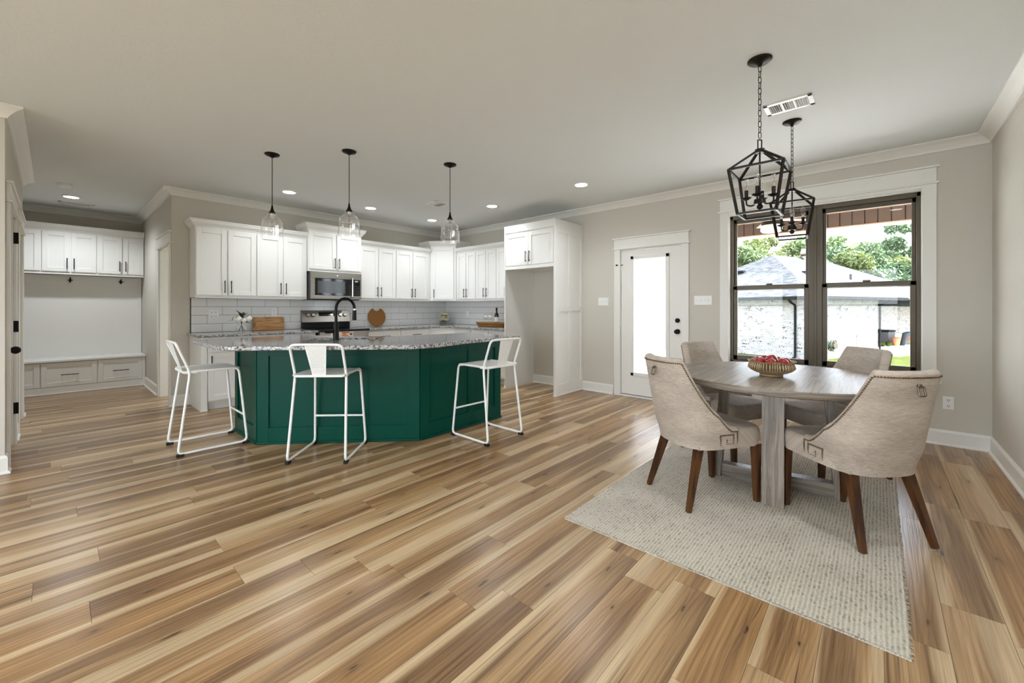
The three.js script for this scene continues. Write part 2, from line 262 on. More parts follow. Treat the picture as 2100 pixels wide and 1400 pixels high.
// ---------------------------------------------------------------- room shell
const XE = 5.364, ZS = 0.727, ZK = -6.62, CEIL = 2.74, XH = -0.245, ZL = -4.87, XM = 0.985, ZM = -9.25, XW = -4.4, T = 0.15;
function wallX(name, x, dir, z0, z1, openings, label, mat = M.wall) { // wall in a plane x = const; dir = +1: body lies at +x
  const gs = []; let z = z0; const xa = x, xb = x + dir * T;
  for (const [a, b, y0, y1] of openings.sort((p, q) => p[0] - q[0])) { if (a > z) gs.push(span(xa, xb, 0, CEIL, z, a)); if (y0 > 0) gs.push(span(xa, xb, 0, y0, a, b)); if (y1 < CEIL) gs.push(span(xa, xb, y1, CEIL, a, b)); z = b; }
  if (z < z1) gs.push(span(xa, xb, 0, CEIL, z, z1));
  return struct(name, gs.map((g) => boxUV(g)), mat, label);
}
function wallZ(name, z, dir, x0, x1, openings, label, mat = M.wall) {
  const gs = []; let x = x0; const za = z, zb = z + dir * T;
  for (const [a, b, y0, y1] of openings.sort((p, q) => p[0] - q[0])) { if (a > x) gs.push(span(x, a, 0, CEIL, za, zb)); if (y0 > 0) gs.push(span(a, b, 0, y0, za, zb)); if (y1 < CEIL) gs.push(span(a, b, y1, CEIL, za, zb)); x = b; }
  if (x < x1) gs.push(span(x, x1, 0, CEIL, za, zb));
  return struct(name, gs.map((g) => boxUV(g)), mat, label);
}
const WIN = { z0: -1.338, z1: 0.308, y0: 0.60, y1: 2.34 }, DOOR = { z0: -2.742, z1: -1.868, y1: 2.06 };
const wallEast = wallX('wall_east', XE, 1, ZK - T, ZS + T, [[WIN.z0, WIN.z1, WIN.y0, WIN.y1], [DOOR.z0, DOOR.z1, 0, DOOR.y1]], 'greige painted wall with the back door and the large window');
const SW = [[-2.6, -1.2]];
wallZ('wall_south', ZS, 1, XW - T, XE, SW.map(([a, b]) => [a, b, 0.25, 2.4]), 'greige painted side wall running past the dining corner');
const MD = [-7.485, -6.725];
const wallNorth = struct('wall_north', [boxUV(span(XM, XE, 0, CEIL, ZK - T, ZK))], M.wall, 'greige kitchen wall carrying the cabinets and white tile backsplash');
wallX('wall_mudroom_right', XM, 1, ZM, ZK - T, [[MD[0], MD[1], 0, 2.05]], 'greige mudroom side wall with a cased doorway');
wallZ('wall_mudroom_back', ZM, -1, -2.2, XM + T, [], 'greige mudroom end wall above the white cabinets');
wallX('wall_hall_left', XH, -1, -7.42, ZL - T, [[-5.84, -5.06, 0, 2.05], [-7.10, -6.32, 0, 2.05]], 'greige hall wall with two white doors');
wallZ('wall_living', ZL, -1, XW, XH, [], 'greige living area wall ending at the hall corner');
wallZ('wall_hall_end', -7.42 + T, -1, -2.2, XH - T, [], 'greige wall closing the side passage');
wallX('wall_passage_end', -2.2, -1, ZM, -7.42, [], 'greige end wall of the mudroom passage');
const LW = [[-4.6, -2.2], [-1.95, 0.45]];
wallX('wall_west', XW, -1, ZL - T, ZS + T, LW.map(([a, b]) => [a, b, 0.25, 2.4]), 'greige living area wall with tall windows');
wallZ('wall_behind_doorway', -8.2, -1, XM + T, 2.3, [], 'pale wall of the room behind the mudroom doorway');
const ductHole = (x, z, hx, hz) => [[x - hx, z - hz], [x + hx, z - hz], [x + hx, z + hz], [x - hx, z + hz]]; // openings for the three air vents
struct('ceiling', [boxUV(slab([[XW - T, ZM - T], [XE + T, ZM - T], [XE + T, ZS + T], [XW - T, ZS + T]], CEIL, CEIL + 0.15, 0, [ductHole(3.625, -0.495, 0.07, 0.12), ductHole(3.68, -4.745, 0.105, 0.105), ductHole(0.22, -8.6, 0.15, 0.045)]))], M.ceil, 'off white textured ceiling');
struct('foundation', [span(XW - T, XE + T, -0.25, -0.012, ZM - T, ZS + T)], M.under, 'subfloor under the planks');

// floor: every plank its own piece, the 300 that show largest as parts, the rest joined
{
  const floor = new THREE.Group(); floor.name = 'floor'; floor.userData = { kind: 'structure', label: 'light brown oak plank floor with cream streaks' }; scene.add(floor);
  const planks = []; const rows = Math.ceil((ZS - ZM) / PW);
  for (let r = 0; r < rows; r++) {
    const z1 = ZS - r * PW, z0 = Math.max(ZM, z1 - PW); let x = XW - hash(r, 7, 1) * PL; let k = Math.floor(hash(r, 3, 2) * STRIPS);
    while (x < XE) { const x0 = Math.max(XW, x), x1 = Math.min(XE, x + PL); k = (k + 1 + Math.floor(hash(r, Math.round(x * 10) + 99, 4) * (STRIPS - 1))) % STRIPS; if (x1 - x0 > 0.03) planks.push({ x0, x1, z0, z1, k, flip: hash(r, Math.round(x * 7), 6) > 0.5, ox: x }); x += PL; }
  }
  const area = (p) => { let inF = 0, n = 0, pts = []; for (const x of [p.x0, (p.x0 + p.x1) / 2, p.x1]) for (const z of [p.z0, p.z1]) { const d = x * cS - z * cC; if (d < 0.15) continue; const q = project(x, 0, z); n++; pts.push(q); if (q[0] > 0 && q[0] < W && q[1] > 0 && q[1] < H) inF++; } if (!inF) return 0; const m = project((p.x0 + p.x1) / 2, 0, (p.z0 + p.z1) / 2); const d = Math.max(0.5, m[2]); const hidden = (p.x1 < XH - 0.1 && p.z1 < ZL) ? 0 : 1; return hidden * (inF / 6) * (p.x1 - p.x0) / (d * d * d); };
  for (const p of planks) p.a = area(p);
  planks.sort((a, b) => b.a - a.a);
  const shared = new Map(), rest = []; const G = 0.0006;
  const geo = (p) => {
    const u0 = (p.x0 - p.ox) / PL, u1 = (p.x1 - p.ox) / PL, lx = p.x1 - p.x0, lz = p.z1 - p.z0, key = [u0.toFixed(3), u1.toFixed(3), lz.toFixed(3), p.k, p.flip].join();
    if (shared.has(key)) return shared.get(key);
    const g = new THREE.BoxGeometry(lx - 2 * G, 0.012, lz - 2 * G).toNonIndexed(); const P = g.attributes.position, uv = g.attributes.uv;
    for (let i = 0; i < P.count; i++) { let u = u0 + (u1 - u0) * (P.getX(i) / lx + 0.5), v = (P.getZ(i) / lz + 0.5); if (p.flip) { u = 1 - u; v = 1 - v; } uv.setXY(i, u * 0.996 + 0.002, (p.k + 0.012 + v * 0.976) / STRIPS); }
    shared.set(key, g); return g;
  };
  planks.forEach((p, i) => {
    const c = [(p.x0 + p.x1) / 2, -0.006, (p.z0 + p.z1) / 2];
    if (i < 300 && p.a > 0) { const m = mesh('plank', geo(p), M.floor, floor); m.position.set(...c); } else rest.push(geo(p).clone().translate(...c));
  });
  const s = mesh('farther_planks', rest, M.floor, floor); s.userData.kind = 'stuff';
}

// crown mouldings and baseboards (mitred runs)
const crownSec = (y = CEIL, dr = 0.085, pr = 0.092) => [[0, y], [pr, y], [pr, y - 0.012], [pr - 0.012, y - 0.018], [pr * 0.62, y - dr * 0.36], [pr * 0.3, y - dr * 0.7], [0.016, y - dr * 0.88], [0.014, y - dr], [0, y - dr]];
const baseSec = (hh = 0.135) => [[0, 0], [0.028, 0], [0.028, 0.008], [0.02, 0.018], [0.015, 0.02], [0.015, hh - 0.02], [0.009, hh - 0.006], [0.006, hh], [0, hh]];
const trims = [];
const trim = (geos, label) => { const m = struct(`trim_${trims.length + 1}`, geos, M.trim, label); trims.push(m); return m; };
trim(moulding([[XW, ZS], [XE, ZS], [XE, ZK], [XM, ZK], [XM, ZM], [-2.2, ZM]], crownSec(), 1), 'white crown moulding round the kitchen and dining room');
trim(moulding([[-2.2, -7.42], [XH, -7.42], [XH, ZL], [XW, ZL]], crownSec(), 1), 'white crown moulding along the hall wall');
const bb = (line, label, name) => { const m = struct(name, moulding(line, baseSec(), 1), M.trim, label); return m; };
bb([[-0.2, ZS], [XE, ZS], [XE, -1.77]], 'white baseboard below the window and side wall', 'baseboard_south');
bb([[XE, -2.84], [XE, -3.355]], 'short white baseboard between the back door and refrigerator panel', 'baseboard_east');
bb([[XE, -3.405], [XE, -4.31]], 'white baseboard at the back of the refrigerator alcove', 'baseboard_alcove');
bb([[1.165, ZK], [XM, ZK], [XM, -6.635]], 'white baseboard wrapping the kitchen wall corner', 'baseboard_north');
bb([[XM, -7.585], [XM, -8.79]], 'white baseboard beside the mudroom bench', 'baseboard_mudroom');
bb([[XH, -6.24], [XH, -5.93]], 'white baseboard between the hall doors', 'baseboard_hall');
bb([[-2.2, -7.42], [XH, -7.42], [XH, -7.19]], 'white baseboard round the far hall corner', 'baseboard_hall_end');
bb([[XH, -4.97], [XH, ZL], [XW, ZL]], 'white baseboard round the near hall corner', 'baseboard_living');

// casings: flat boards, head board with cap and fillet
function casingX(x, out, z0, z1, yTop, y0, label, wide = 0.092) {
  const o = (a) => x + out * a, gs = [];
  gs.push(rspan(o(0), o(0.02), y0, yTop, z0 - wide, z0, 0.003), rspan(o(0), o(0.02), y0, yTop, z1, z1 + wide, 0.003));
  gs.push(rspan(o(0), o(0.034), yTop, yTop + 0.018, z0 - wide - 0.018, z1 + wide + 0.018, 0.004), rspan(o(0), o(0.022), yTop + 0.018, yTop + 0.145, z0 - wide, z1 + wide, 0.003), rspan(o(0), o(0.038), yTop + 0.145, yTop + 0.165, z0 - wide - 0.022, z1 + wide + 0.022, 0.004));
  return trim(gs, label);
}
casingX(XE, -1, DOOR.z0 + 0.012, DOOR.z1 - 0.012, 2.062, 0, 'white craftsman casing round the back door');
casingX(XE, -1, WIN.z0 + 0.006, WIN.z1 - 0.006, 2.372, 0.57, 'white craftsman casing round the large window');
casingX(XM, -1, MD[0], MD[1], 2.05, 0, 'white casing round the mudroom doorway', 0.085);
casingX(XH, 1, -5.84, -5.06, 2.05, 0, 'white casing round the nearer hall door', 0.085);
casingX(XH, 1, -7.10, -6.32, 2.05, 0, 'white casing round the farther hall door', 0.085);
trim([rspan(XE - 0.06, XE + 0.07, 0.553, 0.578, WIN.z0 - 0.115, WIN.z1 + 0.115, 0.006), rspan(XE - 0.022, XE, 0.462, 0.553, WIN.z0 - 0.085, WIN.z1 + 0.085, 0.003)], 'white window stool and apron below the large window');
// jamb linings
trim([span(XE, XE + 0.075, 2.328, 2.3395, WIN.z0, WIN.z1), span(XE, XE + 0.01, 2.3405, 2.373, WIN.z0, WIN.z1).translate(-0.011, 0, 0), span(XE + 0.001, XE + 0.075, 0.578, 2.34, WIN.z0, WIN.z0 + 0.012), span(XE + 0.001, XE + 0.075, 0.578, 2.34, WIN.z1 - 0.012, WIN.z1)], 'white lining of the large window opening');
trim([span(XM, XM + T, 0, 2.05, MD[0], MD[0] + 0.018), span(XM, XM + T, 0, 2.05, MD[1] - 0.018, MD[1]), span(XM, XM + T, 2.032, 2.05, MD[0], MD[1])], 'white lining of the mudroom doorway');

// the large window: two double-hung units in bronze frames
{
  const w = new THREE.Group(); w.name = 'window_1'; w.userData = { kind: 'structure', label: 'large bronze framed double-hung twin window' }; scene.add(w);
  const x0 = XE + 0.055, z0 = WIN.z0 + 0.012, z1 = WIN.z1 - 0.012, y0 = 0.578, y1 = 2.327, mz0 = -0.562, mz1 = -0.444, yr = 1.475;
  const F = (a, b, c, d, e, f) => rspan(a, b, c, d, e, f, 0.004);
  mesh('outer_frame', [F(x0, x0 + 0.09, y0, y1, z0, z0 + 0.03), F(x0, x0 + 0.09, y0, y1, z1 - 0.03, z1), F(x0, x0 + 0.09, y1 - 0.04, y1, z0, z1), F(x0, x0 + 0.09, y0, y0 + 0.045, z0, z1)], M.bronze, w);
  mesh('mullion', [F(x0 - 0.004, x0 + 0.09, y0, y1 - 0.02, mz0, mz1), F(x0 - 0.01, x0, y0, y1 - 0.02, mz0 + 0.045, mz1 - 0.045)], M.bronze, w);
  for (const [a, b] of [[z0 + 0.03, mz0], [mz1, z1 - 0.03]]) {
    const up = mesh('upper_sash', [F(x0 + 0.05, x0 + 0.08, yr - 0.02, y1 - 0.04, a, a + 0.03), F(x0 + 0.05, x0 + 0.08, yr - 0.02, y1 - 0.04, b - 0.03, b), F(x0 + 0.05, x0 + 0.08, y1 - 0.085, y1 - 0.04, a, b), F(x0 + 0.05, x0 + 0.08, yr - 0.03, yr + 0.02, a, b)], M.bronze, w);
    mesh('pane', span(x0 + 0.064, x0 + 0.0645, yr, y1 - 0.06, a + 0.02, b - 0.02), M.pane, up);
    const lo = mesh('lower_sash', [F(x0 + 0.015, x0 + 0.048, y0 + 0.045, yr + 0.022, a, a + 0.042), F(x0 + 0.015, x0 + 0.048, y0 + 0.045, yr + 0.022, b - 0.042, b), F(x0 + 0.015, x0 + 0.048, yr - 0.024, yr + 0.026, a, b), F(x0 + 0.015, x0 + 0.048, y0 + 0.045, y0 + 0.1, a, b)], M.bronze, w);
    mesh('pane', span(x0 + 0.03, x0 + 0.0305, y0 + 0.08, yr, a + 0.03, b - 0.03), M.pane, lo);
    mesh('sash_lock', [rbox(0.03, 0.018, 0.06, 0.005, x0 + 0.03, yr + 0.034, (a + b) / 2)], M.bronze, lo);
  }
}
// living area windows behind the camera
LW.forEach(([a, b], i) => {
  const w = new THREE.Group(); w.name = `window_${i + 2}`; w.userData = { kind: 'structure', label: i ? 'tall living area window nearer the side wall' : 'tall living area window nearer the hall' }; scene.add(w);
  mesh('outer_frame', [span(XW - 0.12, XW - 0.03, 0.25, 2.4, a, a + 0.06), span(XW - 0.12, XW - 0.03, 0.25, 2.4, b - 0.06, b), span(XW - 0.12, XW - 0.03, 2.34, 2.4, a, b), span(XW - 0.12, XW - 0.03, 0.25, 0.31, a, b), span(XW - 0.11, XW - 0.05, 1.3, 1.35, a, b)], M.bronze, w);
  mesh('pane', span(XW - 0.08, XW - 0.0795, 0.3, 2.35, a + 0.05, b - 0.05), M.pane, w);
});
SW.forEach(([a, b], i) => {
  const w = new THREE.Group(); w.name = `window_${i + 4}`; w.userData = { kind: 'structure', label: 'tall side wall window of the living area' }; scene.add(w);
  mesh('outer_frame', [span(a, a + 0.06, 0.25, 2.4, ZS + 0.03, ZS + 0.12), span(b - 0.06, b, 0.25, 2.4, ZS + 0.03, ZS + 0.12), span(a, b, 2.34, 2.4, ZS + 0.03, ZS + 0.12), span(a, b, 0.25, 0.31, ZS + 0.03, ZS + 0.12), span(a, b, 1.3, 1.35, ZS + 0.05, ZS + 0.11)], M.bronze, w);
  mesh('pane', span(a + 0.05, b - 0.05, 0.3, 2.35, ZS + 0.08, ZS + 0.0805), M.pane, w);
});
// back door with a long glass light
{
  const d = new THREE.Group(); d.name = 'door_1'; d.userData = { kind: 'structure', label: 'white back door with a tall glass light and black knobs' }; scene.add(d);
  const xf = XE + 0.02, z0 = DOOR.z0 + 0.012, z1 = DOOR.z1 - 0.012, g0 = -2.55, g1 = -2.08, gy0 = 0.33, gy1 = 1.925;
  mesh('jamb', [span(XE, XE + T, 0, 2.06, DOOR.z0, z0), span(XE, XE + T, 0, 2.06, z1, DOOR.z1), span(XE, XE + T, 2.048, 2.06, DOOR.z0, DOOR.z1)], M.trim, d);
  mesh('slab', [span(xf, xf + 0.044, 0.025, 2.042, z0 + 0.004, g0), span(xf, xf + 0.044, 0.025, 2.042, g1, z1 - 0.004), span(xf, xf + 0.044, gy1, 2.042, g0, g1), span(xf, xf + 0.044, 0.025, gy0, g0, g1)], M.trim, d);
  const fr = (a, e) => [rspan(xf - 0.012, xf + 0.006, gy0 - e, gy1 + e, g0 - e, g0 + 0.012, 0.005), rspan(xf - 0.012, xf + 0.006, gy0 - e, gy1 + e, g1 - 0.012, g1 + e, 0.005), rspan(xf - 0.012, xf + 0.006, gy1 - 0.012, gy1 + e, g0 - e, g1 + e, 0.005), rspan(xf - 0.012, xf + 0.006, gy0 - e, gy0 + 0.012, g0 - e, g1 + e, 0.005)];
  mesh('glass_frame', fr(0, 0.036), M.trim, d);
  mesh('pane', span(xf + 0.02, xf + 0.0205, gy0, gy1, g0, g1), M.frosted, d);
  mesh('threshold', [rspan(XE - 0.01, XE + T, 0, 0.022, DOOR.z0, DOOR.z1, 0.004)], M.trim, d);
  mesh('door_sweep', [span(xf - 0.002, xf + 0.044, 0.012, 0.03, z0, z1)], M.black, d);
  const zk = -1.938;
  for (const [n, y, r] of [['deadbolt', 1.075, 0.03], ['knob', 0.932, 0.033]]) mesh(n, [new THREE.CylinderGeometry(r, r, 0.014, 28).rotateZ(Math.PI / 2).translate(xf - 0.007, y, zk), n === 'knob' ? new THREE.SphereGeometry(0.029, 20, 14).scale(0.8, 1, 1).translate(xf - 0.05, y, zk) : new THREE.CylinderGeometry(0.022, 0.026, 0.02, 24).rotateZ(Math.PI / 2).translate(xf - 0.02, y, zk), new THREE.CylinderGeometry(0.012, 0.012, 0.04, 12).rotateZ(Math.PI / 2).translate(xf - 0.025, y, zk)], M.black, d);
  for (const y of [1.82, 1.05, 0.25]) mesh('hinge', [cyl(0.007, 0.007, 0.1, xf - 0.006, y, z0 + 0.002, 10)], M.trim, d);
  mesh('door_stop', [tube([[xf - 0.012, 1.845, z0 - 0.004], [xf - 0.03, 1.845, z0 - 0.02], [xf - 0.05, 1.845, z0 - 0.05]], 0.006), ball(0.011, xf - 0.05, 1.845, z0 - 0.05), tube([[xf - 0.01, 1.845, z0], [xf - 0.012, 1.845, z0 + 0.03]], 0.006)], M.black, d);
}
// two hall doors seen edge on
[[-5.84, -5.06, 'nearer'], [-7.10, -6.32, 'farther']].forEach(([a, b, w], i) => {
  const d = new THREE.Group(); d.name = `door_${i + 2}`; d.userData = { kind: 'structure', label: `white panelled hall door, the ${w} one` }; scene.add(d);
  const xf = XH - 0.03;
  mesh('slab', [span(xf - 0.04, xf, 0.01, 2.03, a + 0.02, b - 0.02)], M.trim, d);
  for (const [y0, y1] of [[0.2, 0.85], [1.05, 1.9]]) mesh('panel', [rspan(xf, xf + 0.008, y0, y1, a + 0.14, b - 0.14, 0.006)], M.trim, d);
  mesh('jamb', [span(XH - T, XH, 0, 2.05, a, a + 0.018), span(XH - T, XH, 0, 2.05, b - 0.018, b), span(XH - T, XH, 2.032, 2.05, a, b)], M.trim, d);
  const zk = b - 0.085;
  if (!i) mesh('knob', [new THREE.CylinderGeometry(0.032, 0.032, 0.012, 24).rotateZ(Math.PI / 2).translate(xf + 0.006, 0.9, zk), new THREE.CylinderGeometry(0.011, 0.011, 0.05, 12).rotateZ(Math.PI / 2).translate(xf + 0.03, 0.9, zk), new THREE.SphereGeometry(0.03, 18, 14).translate(xf + 0.07, 0.9, zk)], M.black, d);
  if (!i) for (const y of [1.87, 1.07, 0.33]) mesh('hinge', [rspan(XH - 0.002, XH + 0.022, y - 0.05, y + 0.05, (i ? b : a) - 0.02, (i ? b : a) + 0.016, 0.002), cyl(0.008, 0.008, 0.1, XH + 0.024, y, (i ? b : a) + 0.012, 10)], M.black, d);
});

// outlets and switches
function plate(name, label, cat, origin, turn, gangs, kind) {
  const w = 0.07 + (gangs - 1) * 0.046, t = thing(name, label, cat, origin, turn);
  mesh('cover_plate', [rbox(w, 0.115, 0.007, 0.003, 0, 0, 0.0035)], M.white, t);
  for (let k = 0; k < gangs; k++) { const x = (k - (gangs - 1) / 2) * 0.046;
    if (kind === 'switch') { mesh('toggle', [rbox(0.01, 0.024, 0.006, 0.002, x, 0, 0.008), rbox(0.007, 0.012, 0.014, 0.002, x, 0.004, 0.012)], M.white, t); }
    else for (const y of [0.026, -0.026]) { const f = mesh('receptacle', [rbox(0.032, 0.03, 0.004, 0.002, x, y, 0.008)], M.white, t); mesh('slot', [box(0.0035, 0.011, 0.001, x - 0.007, y + 0.003, 0.0103), box(0.0035, 0.009, 0.001, x + 0.007, y + 0.003, 0.0103), new THREE.CylinderGeometry(0.003, 0.003, 0.001, 10).rotateX(Math.PI / 2).translate(x, y - 0.009, 0.0103)], M.black, f); } }
  return t;
}
plate('light_switch', 'white triple switch plate beside the refrigerator panel', 'switch', [XE, 1.331, -3.0], -Math.PI / 2, 3, 'switch');
plate('light_switch', 'white four-gang switch plate between door and window', 'switch', [XE, 1.332, -1.622], -Math.PI / 2, 4, 'switch');
plate('wall_outlet', 'white outlet low on the wall beside the window', 'outlet', [XE, 0.383, 0.468], -Math.PI / 2, 1, 'outlet');

// ---------------------------------------------------------------- kitchen
// Cabinets are built facing local +z with their back at z = 0 and placed by a turn.
const pullGeo = (len) => merge([tube([[0, -len / 2, 0.028], [0, len / 2, 0.028]], 0.0055), tube([[0, -len / 2 + 0.02, 0], [0, -len / 2 + 0.02, 0.028]], 0.0045), tube([[0, len / 2 - 0.02, 0], [0, len / 2 - 0.02, 0.028]], 0.0045)]);
const pull16 = pullGeo(0.16), pull13 = pullGeo(0.2), pullH = pullGeo(0.18).rotateZ(Math.PI / 2);
function shaker(parent, name, x0, x1, y0, y1, z, pull, mat = M.cab, st = 0.058, pullMat = M.black) { // frame, recessed panel, handle
  const g = 0.0015; x0 += g; x1 -= g; y0 += g; y1 -= g; const zf = z + 0.02;
  const d = mesh(name, [rspan(x0, x0 + st, y0, y1, z, zf, 0.002), rspan(x1 - st, x1, y0, y1, z, zf, 0.002), rspan(x0 + st, x1 - st, y0, y0 + st, z, zf, 0.002), rspan(x0 + st, x1 - st, y1 - st, y1, z, zf, 0.002)], mat, parent);
  mesh('panel', span(x0 + st - 0.004, x1 - st + 0.004, y0 + st - 0.004, y1 - st + 0.004, z, z + 0.010), mat, d);
  if (pull) { const [px, py, kind] = pull; const h = mesh('handle', kind === 'h' ? pullH : kind === 'v' ? pull16 : pull13, pullMat, d); h.position.set(px, py, zf); }
  return d;
}
const cabCrown = (y0, y1, pr = 0.065) => [[0, y1], [pr, y1], [pr, y1 - 0.010], [pr - 0.008, y1 - 0.014], [pr * 0.7, y0 + (y1 - y0) * 0.5], [pr * 0.32, y0 + (y1 - y0) * 0.2], [0.012, y0 + 0.008], [0.012, y0], [0, y0]];
// upper cabinet: widths of doors from left to right; ends tells which sides show the crown's return
function upper(label, origin, turn, doors, dep, y0, y1, yc, opt = {}) {
  const w = doors.reduce((a, b) => a + b, 0) + (opt.fl || 0) + (opt.fr || 0), t = thing('upper_cabinet', label, 'cabinet', origin, turn, opt.group), fd = dep - 0.02;
  mesh('body', [span(0, w, y0, y1, 0, fd)], M.cab, t);
  let x = opt.fl || 0; const n = doors.length;
  doors.forEach((dw, i) => { const right = n === 2 ? i === 0 : opt.pullRight; shaker(t, 'door', x + 0.006, x + dw - 0.006, y0 + 0.03, y1 - 0.02, fd, opt.noPull ? null : [right ? x + dw - 0.035 : x + 0.035, y0 + 0.03 + (opt.py || 0.11), 'v']); x += dw; });
  const line = []; if (opt.left) line.push([0, 0]); line.push([0, fd], [w, fd]); if (opt.right) line.push([w, 0]);
  mesh('crown_moulding', moulding(line, cabCrown(y1, yc), -1), M.cab, t);
  if (opt.rail !== false) mesh('bottom_rail', [span(0, w, y0 - 0.006, y0 + 0.001, fd - 0.03, fd + 0.004)], M.cab, t);
  return t;
}
const UZ = ZK + 0.013, DEP = 0.317, Y0 = 1.37, Y1 = 2.262, YC = 2.345;
upper('white two-door upper cabinet at the end beside the hall corner', [1.166, 0, UZ], 0, [0.336, 0.332], DEP, Y0, Y1, YC, { left: true, group: 'white shaker upper cabinets' });
upper('white two-door upper cabinet just left of the microwave cabinet', [1.834, 0, UZ], 0, [0.331, 0.330], DEP, Y0, Y1, YC, { group: 'white shaker upper cabinets' });
upper('short raised white cabinet above the microwave', [2.497, 0, UZ], 0, [0.411, 0.411], 0.377, 1.79, 2.39, 2.492, { left: true, right: true, py: 0.1 });
upper('white two-door upper cabinet just right of the microwave', [3.321, 0, UZ], 0, [0.336, 0.336], DEP, Y0, Y1, YC, { group: 'white shaker upper cabinets' });
upper('white two-door upper cabinet between microwave side and corner cabinet', [3.993, 0, UZ], 0, [0.345, 0.345], DEP, Y0, Y1, YC, { fr: 0.05 });
{ // corner cabinet, set across the corner and taller
  const A = [4.738, -6.29], B = [5.02, -5.905], t = thing('corner_upper_cabinet', 'tall white single-door cabinet set across the kitchen corner', 'cabinet', [A[0], 0, A[1]], 0);
  const dx = B[0] - A[0], dz = B[1] - A[1], w = Math.hypot(dx, dz), an = -Math.atan2(dz, dx);
  mesh('body', [slab([[0, 0], [dx, dz], [XE - 0.013 - A[0], dz], [XE - 0.013 - A[0], ZK + 0.013 - A[1]], [0, ZK + 0.013 - A[1]]], Y0, 2.395, 0)], M.cab, t);
  const f = shaker(t, 'door', 0.035, w - 0.035, Y0 + 0.03, 2.375, 0, [0.07, Y0 + 0.14, 'v']); f.rotation.y = an;
  mesh('crown_moulding', moulding([[0, ZK + 0.013 - A[1]], [0, 0], [dx, dz], [XE - 0.013 - A[0], dz]], cabCrown(2.395, 2.492), -1), M.cab, t);
}
const RX = XE - 0.013, RG = 'white shaker upper cabinets beside the refrigerator alcove';
upper('white two-door upper cabinet right beside the corner cabinet', [RX, 0, -5.90], -Math.PI / 2, [0.258, 0.258], 0.332, Y0, Y1, YC, { group: RG, fl: 0.02 });
upper('white two-door upper cabinet over the wicker tray', [RX, 0, -5.364], -Math.PI / 2, [0.255, 0.255], 0.332, Y0, Y1, YC, { group: RG });
upper('white upper cabinet butting the refrigerator panel', [RX, 0, -4.854], -Math.PI / 2, [0.255, 0.245], 0.332, Y0, Y1, YC, { group: RG });

// refrigerator alcove: two full-height panels and the cabinet over it
{
  const t = thing('refrigerator_enclosure', 'tall white refrigerator surround with empty alcove and panelled side', 'cabinet', [4.66, 0, 0]);
  const D = XE - 4.66, zL = -4.33, zR = -3.36;
  mesh('side_panel', [rspan(0, D, 0, 2.39, zL, zL + 0.022, 0.002)], M.cab, t);
  const rp = mesh('side_panel', [rspan(0, D, 0, 2.39, zR - 0.03, zR, 0.002)], M.cab, t);
  const st = []; const fz = [zR, zR + 0.012]; const S = (a, b, c, d) => st.push(rspan(a, b, c, d, ...fz, 0.002));
  S(0, 0.07, 0.0, 2.39); S(D - 0.07, D, 0, 2.39); S(D / 2 - 0.035, D / 2 + 0.035, 0.16, 2.3); for (const [a, b] of [[0, 0.16], [1.19, 1.265], [2.3, 2.39]]) S(0.07, D - 0.07, a, b);
  mesh('panel_frame', st, M.cab, rp);
  mesh('panel_shoe', [rspan(-0.01, D, 0, 0.02, zR, zR + 0.024, 0.004), rspan(-0.012, 0, 0, 0.02, zR - 0.032, zR + 0.024, 0.003)], M.cab, t); mesh('panel_shoe', [rspan(-0.012, 0, 0, 0.02, zL - 0.005, zL + 0.028, 0.003)], M.cab, t);
  mesh('cabinet_box', [span(0.02, D, 1.84, 2.39, zL + 0.022, zR - 0.03)], M.cab, t);
  for (const [a, b, px] of [[zL + 0.03, (zL + zR) / 2 - 0.004, 1], [(zL + zR) / 2 - 0.004, zR - 0.036, 0]]) { const d = shaker(t, 'door', a, b, 1.875, 2.36, 0, [px ? b - 0.035 : a + 0.035, 2.0, 'v']); d.rotation.y = -Math.PI / 2; d.position.set(0.02, 0, 0); }
  mesh('bottom_rail', [rspan(0.002, 0.022, 1.822, 1.87, zL + 0.022, zR - 0.03, 0.002)], M.cab, t);
  mesh('crown_moulding', moulding([[D, zL], [0, zL], [0, zR], [D, zR]], cabCrown(2.385, 2.492, 0.07), 1), M.cab, t);
}
// base cabinets
const BY = 0.884, TK = 0.10;
function base(label, origin, turn, w, opt = {}) {
  const t = thing('base_cabinet', label, 'cabinet', origin, turn, 'white shaker base cabinets'), D = opt.dep || 0.597;
  mesh('body', [span(0, w, TK, BY, 0, D), ...(opt.endL ? [rspan(-0.012, 0.05, 0, BY, 0, D + 0.018, 0.002), rspan(-0.018, 0.056, 0, 0.016, D - 0.03, D + 0.026, 0.004)] : [])], M.cab, t);
  mesh('toe_kick', [span(0, w, 0, TK, 0, D - 0.07)], M.cab, t);
  const x0 = opt.endL ? 0.055 : 0.008, x1 = w - 0.008;
  shaker(t, 'drawer', x0, x1, 0.70, 0.862, D, opt.noPull ? null : [(x0 + x1) / 2, 0.78, 'h'], M.cab, 0.04);
  const n = w > 0.5 ? 2 : 1; for (let k = 0; k < n; k++) { const a = x0 + (x1 - x0) * k / n, b = x0 + (x1 - x0) * (k + 1) / n; shaker(t, 'door', a, b, TK + 0.02, 0.695, D, [n === 2 && k === 0 ? b - 0.035 : a + 0.035, 0.58, 'v']); }
  return t;
}
base('white base cabinet at the hall end of the counter', [1.175, 0, ZK + 0.013], 0, 0.45, { endL: true, noPull: true });
base('white base cabinet left of the range', [1.625, 0, ZK + 0.013], 0, 0.875);
base('white base cabinet right of the range', [3.29, 0, ZK + 0.013], 0, 0.6);
base('white base cabinet next to the inner corner', [3.89, 0, ZK + 0.013], 0, 0.62);
base('white base cabinet just past the inner corner', [XE - 0.013, 0, -5.62], -Math.PI / 2, 0.44);
base('white base cabinet below the wicker tray', [XE - 0.013, 0, -5.18], -Math.PI / 2, 0.42);
